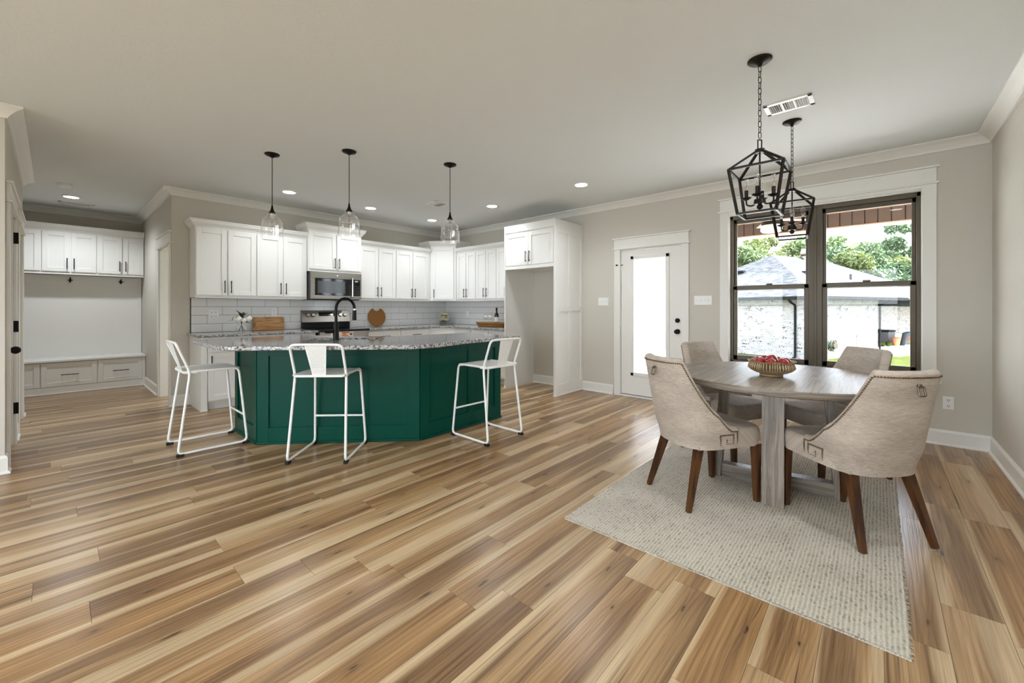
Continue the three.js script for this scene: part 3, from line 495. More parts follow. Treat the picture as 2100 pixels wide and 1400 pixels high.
base('white base cabinet against the refrigerator panel', [XE - 0.013, 0, -4.76], -Math.PI / 2, 0.43);
{ const t = thing('corner_base_cabinet', 'white corner base cabinet under the rose vase', 'cabinet', [4.51, 0, -6.01]); mesh('body', [slab([[0, 0], [0.244, 0.39], [XE - 4.523, 0.39], [XE - 4.523, -0.597], [0, -0.597]], TK, BY, 0)], M.cab, t); mesh('toe_kick', [slab([[0.03, -0.06], [0.3, 0.36], [XE - 4.523, 0.36], [XE - 4.523, -0.597], [0.03, -0.597]], 0, TK, 0)], M.cab, t); }

// countertops
const CT = 0.916, gran = (g) => boxUV(g, 1.5);
tag(mesh('countertop', [gran(slab([[1.13, ZK + 0.012], [1.13, -5.99], [1.16, -5.95], [2.512, -5.95], [2.512, ZK + 0.012]], 0.886, CT, 0.006))], M.granite), 'speckled grey granite counter left of the range', 'countertop');
tag(mesh('countertop', [gran(slab([[3.278, ZK + 0.012], [3.278, -5.95], [4.46, -5.95], [4.69, -5.66], [4.69, -4.332], [XE - 0.012, -4.332], [XE - 0.012, ZK + 0.012]], 0.886, CT, 0.006))], M.granite), 'L-shaped speckled grey granite counter right of the range', 'countertop');

// backsplash tiles, each its own piece on the kitchen and window walls
{
  const TL = 0.343, TH = 0.113, j = 0.0032, rows = 4, yb = CT + 0.001; const tGeo = new Map();
  const tileG = (w, h) => { const k = w.toFixed(3) + h.toFixed(3); if (!tGeo.has(k)) tGeo.set(k, rbox(w, h, 0.008, 0.0022, 0, 0, 0.004, 1)); return tGeo.get(k); };
  const lay = (wall, gpos, place, len, phase) => {
    const bed = mesh('backsplash', gpos, M.grout, wall);
    for (let r = 0; r < rows; r++) { let x = -((phase + (r % 2) * 0.5) % 1) * TL; while (x < len - 0.01) { const a = Math.max(0, x), b = Math.min(len, x + TL); if (b - a > 0.012) { const m = mesh('tile', tileG(b - a - j, TH - j), M.tile, bed); place(m, (a + b) / 2, yb + (rows - 1 - r + 0.5) * TH); } x += TL; } }
  };
  const x0 = 1.178; lay(wallNorth, span(x0, XE - 0.008, yb, Y0 - 0.001, ZK - 0.004, ZK + 0.004), (m, x, y) => m.position.set(x0 + x, y, ZK + 0.0035), XE - 0.012 - x0, 0.51);
  lay(wallEast, span(XE - 0.004, XE + 0.004, yb, Y0 - 0.001, ZK + 0.012, -4.332), (m, x, y) => { m.position.set(XE - 0.0035, y, ZK + 0.012 + x); m.rotation.y = -Math.PI / 2; }, -4.332 - ZK - 0.012, 0.3);
  mesh('edge_trim', [rspan(x0 - 0.007, x0, yb, Y0, ZK - 0.002, ZK + 0.013, 0.002)], M.black, wallNorth);
}
plate('wall_outlet', 'white double outlet on the tile near the counter end', 'outlet', [1.42, 1.155, ZK + 0.0117], 0, 2, 'outlet');
plate('wall_outlet', 'white outlet on the tile above the cutting board', 'outlet', [2.15, 1.175, ZK + 0.0117], 0, 1, 'outlet');
plate('wall_outlet', 'white outlet on the tile beside the rose vase', 'outlet', [XE - 0.0117, 1.12, -5.95], -Math.PI / 2, 1, 'outlet');

// microwave
{
  const w = 0.79, x0 = 2.513, t = thing('microwave', 'stainless steel over-range microwave under the short cabinet', 'microwave', [x0, 1.372, ZK + 0.012]), D = 0.40, h = 0.412;
  mesh('body', [rspan(0, w, 0, h, 0, D - 0.03, 0.004)], M.darkGrey, t);
  const fr = mesh('front_frame', [rspan(0, w, h - 0.1, h, D - 0.03, D, 0.004), rspan(0, 0.06, 0.055, h - 0.1, D - 0.03, D, 0.003), rspan(w - 0.02, w, 0.055, h - 0.1, D - 0.03, D, 0.003), rspan(0, w, 0, 0.055, D - 0.03, D, 0.004)].map((g) => boxUV(g, 2)), M.steel, t);
  mesh('door_glass', [rspan(0.06, w - 0.185, 0.055, h - 0.1, D - 0.03, D - 0.004, 0.004)], M.blackGlass, t);
  const sc = mesh('window_screen', [span(0.1, w - 0.27, 0.09, h - 0.14, D - 0.0045, D - 0.003)], phys({ color: lin(52, 54, 52), roughness: 0.12 }), t);
  const pn = mesh('control_panel', [rspan(w - 0.148, w - 0.02, 0.055, h - 0.1, D - 0.03, D - 0.003, 0.003)], M.blackGlass, t);
  mesh('display', [span(w - 0.11, w - 0.06, h - 0.135, h - 0.115, D - 0.003, D - 0.002)], std({ color: lin(190, 196, 196), roughness: 0.4 }), pn);
  const bt = []; for (let i = 0; i < 3; i++) for (let k = 0; k < 6; k++) bt.push(span(w - 0.125 + i * 0.034, w - 0.103 + i * 0.034, 0.075 + k * 0.026, 0.082 + k * 0.026, D - 0.003, D - 0.0022)); mesh('keypad', bt, std({ color: lin(92, 92, 92), roughness: 0.5 }), pn);
  mesh('handle', [tube([[w - 0.167, 0.03, D], [w - 0.167, 0.03, D + 0.035], [w - 0.167, h - 0.075, D + 0.035], [w - 0.167, h - 0.075, D]], 0.011, false, 12, 0, 0.02)], M.chrome, t);
  mesh('vent_grille', [rspan(0.02, w - 0.02, -0.012, 0, 0.05, D - 0.04, 0.003)], M.black, t);
  mesh('maker_badge', [new THREE.CylinderGeometry(0.008, 0.008, 0.002, 16).rotateX(Math.PI / 2).translate(w / 2, h - 0.05, D)], M.chrome, t);
}
// range
{
  const x0 = 2.517, w = 0.757, t = thing('range', 'stainless steel electric range with black glass cooktop', 'stove', [x0, 0, ZK + 0.012]), D = 0.70;
  mesh('body', [span(0, w, 0.02, 0.895, 0.02, D - 0.06)], M.black, t);
  mesh('cooktop', [rspan(-0.004, w + 0.004, 0.895, 0.922, 0.06, D + 0.01, 0.009, 3)], M.blackGlass, t);
  for (const [bx, bz, br] of [[0.2, 0.22, 0.09], [0.56, 0.22, 0.09], [0.2, 0.5, 0.11], [0.56, 0.5, 0.08]]) mesh('burner_ring', [new THREE.RingGeometry(br - 0.003, br, 40).rotateX(-Math.PI / 2).translate(bx, 0.9225, bz)], std({ color: lin(70, 70, 72), roughness: 0.3 }), t);
  { const h0 = 1.02, h1 = 1.20, q = [[0, h0], [0.085, h0], [0.03, h1], [0, h1]], g = []; // sloped steel panel: four long faces and two ends
    const pos = [], tri = (...v) => v.forEach((p) => pos.push(...p)), A = q.map(([z, y]) => [0, y, z]), B = q.map(([z, y]) => [w, y, z]);
    for (let k = 0; k < 4; k++) { const n = (k + 1) % 4; tri(A[k], B[k], B[n], A[k], B[n], A[n]); } tri(A[0], A[1], A[2], A[0], A[2], A[3]); tri(B[0], B[2], B[1], B[0], B[3], B[2]);
    const b = new THREE.BufferGeometry(); b.setAttribute('position', new THREE.Float32BufferAttribute(pos, 3)); b.computeVertexNormals(); mesh('backguard', [boxUV(b, 2)], M.steel, t); }
  mesh('backguard_base', [rspan(0.004, w - 0.004, 0.922, 1.02, 0.01, 0.075, 0.004)], M.black, t);
  const tilt = Math.atan2(0.055, 0.18), on = (x, y) => V(x, y, 0.085 - (y - 1.02) / 0.18 * 0.055);
  for (const kx of [0.09, 0.165, w - 0.235, w - 0.16, w - 0.085]) { const c = on(kx, 1.125); const k = mesh('knob', [new THREE.CylinderGeometry(0.022, 0.026, 0.026, 20).rotateX(Math.PI / 2).translate(0, 0, 0.013), rbox(0.008, 0.044, 0.012, 0.003, 0, 0, 0.03)], M.chrome, t); k.position.copy(c); k.rotation.x = -tilt; const sk = mesh('knob_skirt', [new THREE.CylinderGeometry(0.03, 0.03, 0.006, 24).rotateX(Math.PI / 2)], M.black, k); }
  { const c = on(w / 2 - 0.01, 1.14), d = mesh('display', [rbox(0.22, 0.062, 0.006, 0.002)], M.blackGlass, t); d.position.copy(c); d.rotation.x = -tilt; }
  mesh('oven_door', [rspan(0.004, w - 0.004, 0.24, 0.79, D - 0.06, D - 0.02, 0.006)].map((g) => boxUV(g, 2)), M.steel, t);
  mesh('oven_window', [span(0.12, w - 0.12, 0.36, 0.66, D - 0.021, D - 0.018)], M.blackGlass, t);
  mesh('control_strip', [rspan(0.004, w - 0.004, 0.80, 0.893, D - 0.06, D - 0.012, 0.006)].map((g) => boxUV(g, 2)), M.steel, t);
  mesh('door_handle', [tube([[0.05, 0.745, D - 0.03], [0.05, 0.745, D + 0.03], [w - 0.05, 0.745, D + 0.03], [w - 0.05, 0.745, D - 0.03]], 0.013, false, 12, 0, 0.02)], M.chrome, t);
  mesh('storage_drawer', [rspan(0.004, w - 0.004, 0.07, 0.23, D - 0.06, D - 0.02, 0.006)].map((g) => boxUV(g, 2)), M.steel, t);
  const card = document.createElement('canvas'); card.width = 256; card.height = 64; const q = card.getContext('2d'); q.fillStyle = '#efe2d2'; q.fillRect(0, 0, 256, 64); q.fillStyle = '#c23a38'; q.fillRect(20, 10, 70, 40); q.fillStyle = '#e89a58'; q.beginPath(); q.moveTo(100, 60); q.lineTo(150, 8); q.lineTo(210, 60); q.fill(); q.fillStyle = '#9c2f2f'; q.fillRect(120, 6, 90, 10); q.fillStyle = '#8a4b3a'; q.fillRect(215, 20, 30, 24);
  const ct = new THREE.CanvasTexture(card); ct.colorSpace = THREE.SRGBColorSpace;
  mesh('printed_sticker', [new THREE.PlaneGeometry(0.34, 0.08).translate(0.33, 0.846, D - 0.0115)], std({ map: ct, roughness: 0.5 }), t);
}

// island
{
  const t = thing('kitchen_island', 'dark green angled kitchen island with recessed panels', 'island', [0, 0, 0]);
  const P = [[1.235, -4.86], [1.235, -4.205], [2.285, -3.205], [3.37, -3.2], [3.37, -3.76], [2.5, -3.86], [2.06, -4.30], [1.86, -4.86]];
  mesh('body', [slab(P, 0, 0.893, 0)], M.green, t);
  const faceFrame = (a, b, rails, stiles, name) => { // applied stiles and rails on the side a -> b, proud by 14 mm
    const dx = b[0] - a[0], dz = b[1] - a[1], L = Math.hypot(dx, dz), g = []; const th = 0.014;
    for (const [s0, s1] of stiles) g.push(rspan(s0, s1, 0, 0.893, 0, th, 0.002)); for (let i = 0; i + 1 < stiles.length; i++) for (const [y0, y1] of rails) g.push(rspan(stiles[i][1], stiles[i + 1][0], y0, y1, 0, th, 0.002));
    const shoe = rspan(-0.006, L + 0.006, 0, 0.022, 0, th + 0.012, 0.006); const an = Math.atan2(-dz, dx);
    const m = mesh(name, g, M.green, t); m.position.set(a[0], 0, a[1]); m.rotation.y = an; const k = mesh('shoe_moulding', [shoe], M.green, t); k.position.copy(m.position); k.rotation.y = an;
  };
  const rl = [[0, 0.15], [0.80, 0.893]];
  faceFrame(P[0], P[1], rl, [[0, 0.09], [0.565, 0.655]], 'panel_frame');
  { const L = Math.hypot(P[2][0] - P[1][0], P[2][1] - P[1][1]); faceFrame(P[1], P[2], rl, [[0, 0.1], [L - 0.1, L]], 'panel_frame'); }
  faceFrame(P[2], P[3], rl, [[0, 0.1], [0.60, 0.68], [0.995, 1.085]], 'panel_frame');
  faceFrame(P[3], P[4], rl, [[0, 0.09], [0.47, 0.56]], 'panel_frame');
  const cv = (a, b, c, n = 8) => Array.from({ length: n + 1 }, (_, i) => { const s = i / n; return [0, 1].map((k) => (1 - s) * (1 - s) * a[k] + 2 * s * (1 - s) * b[k] + s * s * c[k]); });
  const top = [[0.885, -4.91], [0.88, -4.02], ...cv([0.90, -3.93], [0.90, -3.89], [0.96, -3.84], 3), [1.86, -2.985], ...cv([1.93, -2.92], [2.08, -2.79], [2.40, -2.885], 8), ...cv([2.5, -2.91], [2.72, -2.96], [3.0, -2.955], 5), [3.43, -2.955], [3.445, -2.98], [3.43, -3.80], [3.40, -3.83], [2.72, -3.915], ...cv([2.62, -3.925], [2.28, -3.99], [2.12, -4.36], 8), [1.92, -4.82], [1.86, -4.90]];
  const sink = [[1.76, -4.33], [2.30, -3.83], [2.12, -3.66], [1.60, -4.15]];
  const tp = mesh('granite_top', [gran(slab(top, 0.893, 0.93, 0.008, [sink]))], M.granite, t);
  t.userData.label = 'dark green angled kitchen island with speckled granite top';
  const s = thing('sink', 'steel undermount sink set in the granite island', 'sink', [0, 0, 0]);
  const ex = (p) => p.map(([x, z]) => [x + (x - 1.945) * 0.04, z + (z + 3.99) * 0.04]); const so = ex(sink);
  const wallsG = []; for (let i = 0; i < 4; i++) wallsG.push(bar(V(so[i][0], 0.80, so[i][1]), V(so[(i + 1) % 4][0], 0.80, so[(i + 1) % 4][1]), 0.18, 0.004, V(0, 1, 0)));
  mesh('basin', [...wallsG, slab(so, 0.708, 0.712, 0)], M.steel, s);
  mesh('drain', [cyl(0.04, 0.04, 0.004, 1.945, 0.714, -3.99)], M.chrome, s);
}
{ // faucet
  const t = thing('faucet', 'matte black gooseneck faucet standing on the island', 'faucet', [1.80, 0.93, -3.87], 0);
  mesh('base', [cyl(0.029, 0.031, 0.012, 0, 0.006, 0), cyl(0.025, 0.027, 0.16, 0, 0.09, 0)], M.black, t);
  const d = V(0.93, 0, 0.05).normalize(), pts = [[0, 0.12, 0], [0, 0.3, 0]].map((p) => V(...p)); for (let k = 0; k <= 12; k++) { const a = Math.PI * k / 12; pts.push(V(d.x * 0.09 * (1 - Math.cos(a)), 0.3 + 0.1 * Math.sin(a), d.z * 0.09 * (1 - Math.cos(a)))); }
  mesh('neck', [tube(pts, 0.0135, false, 12, 0, 0.01)], M.black, t);
  const e = V(d.x * 0.18, 0, d.z * 0.18); mesh('collar', [cyl(0.013, 0.013, 0.02, e.x, 0.29, e.z)], M.chrome, t); mesh('spray_head', [cyl(0.018, 0.02, 0.1, e.x, 0.235, e.z)], M.black, t);
  mesh('lever', [new THREE.CylinderGeometry(0.018, 0.018, 0.1, 16).rotateZ(Math.PI / 2).translate(-0.05, 0.085, 0.0), tube([[-0.09, 0.085, 0], [-0.12, 0.09, 0]], 0.009)], M.black, t);
}

// bar stools: bent white tube, perforated seat and back
const stoolProto = (() => {
  const t = thing('bar_stool', '', 'stool', [0, 0, 0], 0, 'white bar stools round the island'); const r = 0.0105, fy = 0.022;
  for (const s of [-1, 1]) {
    mesh('side_frame', [tube([[s * 0.20, 0.695, -0.2], [s * 0.20, 0.695, 0.19], [s * 0.228, fy, 0.25], [s * 0.228, fy, -0.25], [s * 0.205, 0.69, -0.165], [s * 0.205, 0.945, -0.262], [0, 0.947, -0.266]], r, false, 10, 0, 0.045)], M.white, t);
    for (const z of [0.235, -0.235]) mesh('foot', [new THREE.BoxGeometry(0.026, 0.022, 0.05).translate(s * 0.228, 0.011, z)], M.rubber, t);
  }
  mesh('rear_rail', [tube([[-0.20, 0.688, -0.12], [-0.20, 0.688, -0.2], [0.2, 0.688, -0.2], [0.2, 0.688, -0.12]], r, false, 10, 0, 0.05)], M.white, t);
  mesh('footrest', [tube([[-0.215, 0.262, 0.228], [0.215, 0.262, 0.228]], 0.0095, false, 10)], M.white, t);
  const perf = (outline, inside, sx, sy, hole) => { const s = new THREE.Shape(outline.map((p) => new THREE.Vector2(...p))); let row = 0; for (let y = sy.from; y <= sy.to; y += sy.step, row++) for (let x = sx.from + (row % 2) * sx.step / 2; x <= sx.to; x += sx.step) if (inside(x, y)) s.holes.push(new THREE.Path([[x - hole, y], [x, y - hole], [x + hole, y], [x, y + hole]].map((p) => new THREE.Vector2(...p)))); return new THREE.ExtrudeGeometry(s, { depth: 0.003, bevelEnabled: false }); };
  const seat = perf([[-0.19, -0.2], [0.19, -0.2], [0.19, 0.2], [-0.19, 0.2]], () => true, { from: -0.165, to: 0.166, step: 0.022 }, { from: -0.175, to: 0.176, step: 0.0135 }, 0.0045);
  mesh('seat', [seat.rotateX(-Math.PI / 2).translate(0, 0.694, 0), span(-0.19, 0.19, 0.668, 0.694, 0.197, 0.2)], M.white, t);
  const hw = (y) => 0.052 + (y / 0.28) * 0.034, sp = perf([[-0.052, 0], [0.052, 0], [0.086, 0.275], [-0.086, 0.275]], (x, y) => Math.abs(x) < hw(y) - 0.010, { from: -0.088, to: 0.089, step: 0.0165 }, { from: 0.014, to: 0.262, step: 0.0105 }, 0.0036);
  mesh('back_splat', [sp.rotateX(-Math.atan2(0.075, 0.26)).translate(0, 0.684, -0.194)], M.white, t);
  return t;
})();
stoolProto.position.set(0.934, 0, -4.55); stoolProto.rotation.y = face(1, 0); stoolProto.userData.label = 'white metal bar stool at the island end facing the hall';
copy(stoolProto, [1.567, 0, -3.496], face(0.72, -0.69), 'white metal bar stool at the middle angled face of the island');
copy(stoolProto, [2.818, 0, -2.845], face(0.02, -1), 'white metal bar stool at the island end nearest the dining table');

// pendants over the island
const pendProto = (() => {
  const t = thing('pendant_light', '', 'pendant light', [0, 0, 0], 0, 'clear glass pendants over the island');
  mesh('canopy', [lathe([[0, 0], [0.066, 0], [0.066, -0.006], [0.058, -0.014], [0.03, -0.022], [0.012, -0.034], [0, -0.036]], 32)], M.black, t);
  mesh('cord', [tube([[0, -0.03, 0], [0, -0.52, 0]], 0.0035, false, 8)], M.black, t);
  mesh('cone_cap', [lathe([[0, -0.5], [0.006, -0.5], [0.01, -0.53], [0.018, -0.555], [0.03, -0.575], [0.03, -0.58], [0, -0.58]], 24)], M.black, t);
  mesh('socket', [cyl(0.018, 0.018, 0.045, 0, -0.6, 0)], M.chrome, t);
  mesh('glass_bell', [lathe([[0.042, -0.577], [0.046, -0.582], [0.046, -0.60], [0.043, -0.605], [0.05, -0.612], [0.07, -0.628], [0.084, -0.65], [0.092, -0.68], [0.096, -0.72], [0.099, -0.77], [0.101, -0.815], [0.0985, -0.815], [0.0965, -0.77], [0.0935, -0.72], [0.0895, -0.68], [0.0815, -0.652], [0.068, -0.631], [0.048, -0.615], [0.0415, -0.607]], 40)], M.lampGlass, t);
  const b = mesh('bulb', [lathe([[0.012, -0.62], [0.014, -0.635], [0.026, -0.66], [0.03, -0.685], [0.024, -0.708], [0, -0.718]], 20)], M.lampGlass, t); mesh('filament', [tube([[-0.006, -0.64, 0], [-0.008, -0.68, 0], [0, -0.665, 0], [0.008, -0.68, 0], [0.006, -0.64, 0]], 0.001, false, 5, 0, 0.004)], M.nail, b);
  return t;
})();
pendProto.position.set(1.422, CEIL, -4.418); pendProto.userData.label = 'clear glass bell pendant hanging nearest the hall';
copy(pendProto, [1.888, CEIL, -3.785], 0, 'clear glass bell pendant hanging in the middle of the island row');
copy(pendProto, [2.765, CEIL, -3.344], 0, 'clear glass bell pendant hanging nearest the window wall');

// lantern chandeliers over the table
const lanternProto = (() => {
  const t = thing('lantern_chandelier', '', 'chandelier', [0, 0, 0], 0, 'black lantern chandeliers over the dining table'); const yA = -0.545, yT = -0.67, yB = -0.935, rT = 0.198, rB = 0.141, w = 0.0125;
  mesh('canopy', [lathe([[0, 0], [0.066, 0], [0.066, -0.006], [0.05, -0.018], [0.016, -0.026], [0.008, -0.04], [0, -0.04]], 32)], M.iron, t);
  for (let k = 0; k < 13; k++) { const g = tube([[-0.0085, -0.018, 0], [-0.0085, 0.018, 0], [0.0085, 0.018, 0], [0.0085, -0.018, 0]], 0.0022, true, 6, 0, 0.008); const m = mesh('chain_link', g, M.iron, t); m.position.y = -0.055 - k * 0.0335; m.rotation.y = k % 2 ? Math.PI / 2 : 0; }
  mesh('loop', [tube([[-0.012, -0.545, 0], [-0.012, -0.485, 0], [0.012, -0.485, 0], [0.012, -0.545, 0]], 0.004, true, 6, 0, 0.004)], M.iron, t);
  mesh('top_hub', [cyl(0.026, 0.026, 0.022, 0, yA - 0.008, 0)], M.iron, t);
  const c = (r, y, k) => V(r * Math.cos(k * Math.PI / 2), y, r * Math.sin(k * Math.PI / 2));
  for (let k = 0; k < 4; k++) { const rad = c(1, 0, k).normalize();
    mesh('roof_bar', [bar(c(0.02, yA - 0.008, k), c(rT, yT, k), w, w, rad.clone().cross(V(0, 1, 0)))], M.iron, t);
    mesh('side_bar', [bar(c(rT, yT, k), c(rB, yB, k), w, w, rad.clone().cross(V(0, 1, 0)))], M.iron, t);
    mesh('top_rail', [bar(c(rT, yT, k), c(rT, yT, k + 1), w, w, V(0, 1, 0))], M.iron, t);
    mesh('bottom_rail', [bar(c(rB, yB, k), c(rB, yB, k + 1), w, w, V(0, 1, 0))], M.iron, t); }
  mesh('stem', [tube([[0, yA, 0], [0, yB + 0.06, 0]], 0.005), ball(0.017, 0, yB + 0.045, 0), cyl(0.03, 0.034, 0.03, 0, yB + 0.075, 0)], M.iron, t);
  for (let k = 0; k < 4; k++) { const a = (k + 0.5) * Math.PI / 2, x = 0.072 * Math.cos(a), z = 0.072 * Math.sin(a);
    const arm = mesh('candle_arm', [tube([[0, yB + 0.075, 0], [x * 0.6, yB + 0.055, z * 0.6], [x, yB + 0.065, z], [x, yB + 0.1, z]], 0.005, false, 8, 0, 0.02), lathe([[0, 0], [0.012, 0], [0.03, 0.01], [0.03, 0.013], [0.01, 0.006], [0, 0.006]], 20).translate(x, yB + 0.095, z), cyl(0.0105, 0.0105, 0.05, x, yB + 0.13, z, 14)], M.iron, t);
    mesh('bulb_base', [cyl(0.009, 0.009, 0.022, x, yB + 0.163, z, 14)], M.chrome, arm);
    mesh('candle_bulb', [lathe([[0.008, 0], [0.011, 0.008], [0.0165, 0.026], [0.015, 0.044], [0.008, 0.064], [0.003, 0.078], [0, 0.082]], 16).translate(x, yB + 0.172, z)], M.lampGlass, arm);
    mesh('filament', [tube([[x - 0.004, yB + 0.175, z], [x - 0.003, yB + 0.21, z], [x + 0.003, yB + 0.21, z], [x + 0.004, yB + 0.175, z]], 0.0009, false, 5, 0, 0.002)], M.nail, arm); }
  return t;
})();
lanternProto.position.set(2.855, CEIL, -0.537); lanternProto.rotation.y = -0.776; lanternProto.userData.label = 'black lantern chandelier hanging farther from the window';
copy(lanternProto, [3.971, CEIL, -0.52], -0.672, 'black lantern chandelier hanging close to the window');

// recessed lights: trim ring, glowing lens, and a lamp just below it
const canProto = (() => { const t = thing('recessed_light', '', 'ceiling light', [0, 0, 0], 0, 'recessed ceiling lights'); mesh('trim_ring', [lathe([[0.072, 0], [0.098, 0], [0.098, -0.004], [0.09, -0.009], [0.076, -0.011], [0.072, -0.008]], 40)], M.white, t); mesh('glowing_lens', [lathe([[0.074, -0.004], [0.074, -0.0085], [0.05, -0.013], [0, -0.0145]], 32)], M.glow, t); return t; })();
const cans = [[2.027, -5.68, 'recessed ceiling light over the counter end near the hall'], [3.167, -5.68, 'recessed ceiling light over the range'], [4.302, -5.68, 'recessed ceiling light in the kitchen corner'], [4.298, -4.239, 'recessed ceiling light before the refrigerator alcove'], [4.276, -2.695, 'recessed ceiling light before the back door'], [0.155, -8.12, 'recessed ceiling light in the mudroom'],
  [-1.3, -3.3, 'recessed ceiling light in the living area near the hall'], [-1.3, -0.9, 'recessed ceiling light in the living area near the side wall'], [0.15, -1.9, 'recessed ceiling light between the living area and the island'], [1.25, -0.35, 'recessed ceiling light between the living area and the dining rug'], [2.45, 0.2, 'recessed ceiling light close to the side wall by the dining rug'], [-3.4, -3.6, 'recessed ceiling light between hall wall and living windows'], [-3.4, -1.2, 'recessed ceiling light between side wall and living windows']];
cans.forEach(([x, z, label], i) => {
  if (i) copy(canProto, [x, CEIL, z], 0, label); else { canProto.position.set(x, CEIL, z); canProto.userData.label = label; }
  const l = new THREE.SpotLight(LAMPCOL, i === 5 ? LAMP * 1.9 : LAMP, 0, 1.35, 0.6, 2); l.position.set(x, CEIL - 0.03, z); l.target.position.set(x, 0, z); l.castShadow = true; l.shadow.radius = 3.5; l.name = `recessed_lamp_${i}`; scene.add(l, l.target);
});

// ceiling vents and smoke detector
function vent(label, x, z, lx, lz, turn, banks) { const t = thing('ceiling_vent', label, 'vent', [x, CEIL, z], turn); const b = 0.03;
  mesh('frame', [rspan(-lx / 2, lx / 2, -0.008, 0, -lz / 2, -lz / 2 + b, 0.002), rspan(-lx / 2, lx / 2, -0.008, 0, lz / 2 - b, lz / 2, 0.002), rspan(-lx / 2, -lx / 2 + b, -0.008, 0, -lz / 2, lz / 2, 0.002), rspan(lx / 2 - b, lx / 2, -0.008, 0, -lz / 2, lz / 2, 0.002), ...Array.from({ length: banks - 1 }, (_, k) => rspan(-lx / 2 + b + (lx - 2 * b) * (k + 1) / banks - 0.008, -lx / 2 + b + (lx - 2 * b) * (k + 1) / banks + 0.008, -0.008, 0, -lz / 2 + b, lz / 2 - b, 0.002))], M.white, t);
  mesh('duct_cap', [span(-lx / 2, lx / 2, 0.151, 0.16, -lz / 2, lz / 2)], M.white, t);
  const n = banks * 6; for (let k = 0; k < n; k++) { const x0 = -lx / 2 + b + (lx - 2 * b) * (k + 0.5) / n; const s = mesh('louver', [new THREE.BoxGeometry(0.0016, 0.012, lz - 2 * b).rotateZ(k < n / 2 ? 0.8 : -0.8).translate(x0, -0.006, 0)], M.white, t); }
  return t; }
vent('white ceiling vent between the two lantern chandeliers', 3.625, -0.495, 0.3, 0.2, Math.PI / 2, 3);
vent('white square ceiling vent over the kitchen', 3.68, -4.745, 0.27, 0.27, 0, 2);
vent('white ceiling vent in the mudroom', 0.22, -8.6, 0.36, 0.15, 0, 3);
{ const t = thing('smoke_detector', 'round white smoke detector on the hall ceiling', 'smoke detector', [0.084, CEIL, -7.38]); mesh('housing', [lathe([[0, -0.038], [0.045, -0.036], [0.06, -0.024], [0.066, -0.008], [0.066, 0]], 32)], M.white, t); mesh('test_button', [cyl(0.012, 0.012, 0.004, 0.02, -0.039, 0)], M.trim, t); }

// ---------------------------------------------------------------- dining set
const RUGT = 0.012;
{ // rug: woven wool with a fringe of loose ends
  const t = thing('area_rug', 'cream woven wool rug under the dining table', 'rug', [0, 0, 0]); const x0 = 1.995, x1 = 4.32, z0 = -1.372, z1 = 0.085;
  const g = new THREE.BoxGeometry(x1 - x0, RUGT, z1 - z0, 60, 1, 40); { const p = g.attributes.position; for (let i = 0; i < p.count; i++) { if (p.getY(i) > 0) p.setY(i, p.getY(i) + 0.0016 * (fb(p.getX(i) * 6 + 20, p.getZ(i) * 6 + 20, 201, 0, 0, 2) - 0.5)); const e = 0.006 * (vn(p.getX(i) * 9, p.getZ(i) * 9, 203) - 0.5); p.setX(i, p.getX(i) + e); p.setZ(i, p.getZ(i) + e); } g.computeVertexNormals(); }
  const b = boxUV(g.translate((x0 + x1) / 2, RUGT / 2 + 0.0004, (z0 + z1) / 2), 1.0); mesh('weave', [b], M.rug, t);
  const f = []; for (let k = 0; k < 420; k++) { const z = z1 - 0.003, x = rr(x0, x1); f.push(bar(V(x, 0.008, z), V(x + rr(-0.008, 0.008), 0.003, z + rr(0.004, 0.014)), 0.0022, 0.0018)); } for (let k = 0; k < 200; k++) { const z = rr(z0, z1), x = x0 + 0.003; f.push(bar(V(x, 0.008, z), V(x - rr(0.002, 0.008), 0.003, z + rr(-0.006, 0.006)), 0.0022, 0.0018, V(0, 0, 1))); }
  mesh('loose_fringe', f, M.rug, t).userData.kind = 'stuff';
}
const TC = [3.375, -0.52], TR = 0.672;
{
  const t = thing('dining_table', 'round weathered grey oak dining table on the rug', 'table', [TC[0], RUGT, TC[1]]); const y1 = 0.763;
  mesh('table_top', [boxUV(new THREE.LatheGeometry([[0, y1 - 0.042], [TR - 0.008, y1 - 0.042], [TR, y1 - 0.036], [TR, y1 - 0.004], [TR - 0.004, y1], [0, y1]].map(([a, b]) => new THREE.Vector2(a, b)), 96), 0.9)], M.oak, t);
  mesh('apron', [boxUV(lathe([[0, y1 - 0.075], [TR - 0.2, y1 - 0.075], [TR - 0.2, y1 - 0.042], [0, y1 - 0.042]], 48), 0.9)], M.oak, t);
  const an0 = Math.atan2(0.05, -0.355), dir = (k) => V(Math.cos(an0 + k * Math.PI / 2), 0, Math.sin(an0 + k * Math.PI / 2)); const off = V(3.335 - TC[0], 0, -0.54 - TC[1]);
  for (let k = 0; k < 4; k++) { const d = dir(k), s = d.clone().cross(V(0, 1, 0)); mesh('leg', [boxUV(bar(off.clone().addScaledVector(d, 0.36), off.clone().addScaledVector(d, 0.30).add(V(0, y1 - 0.06, 0)), 0.118, 0.06, s), 0.9, true)], M.oak, t); }
  for (let k = 0; k < 2; k++) { const d = dir(k), s = d.clone().cross(V(0, 1, 0)); mesh('floor_rail', [boxUV(bar(off.clone().addScaledVector(d, -0.36).add(V(0, 0.045 + k * 0.001, 0)), off.clone().addScaledVector(d, 0.36).add(V(0, 0.045 + k * 0.001, 0)), 0.075, 0.09, s), 0.9)], M.oak, t); }
}
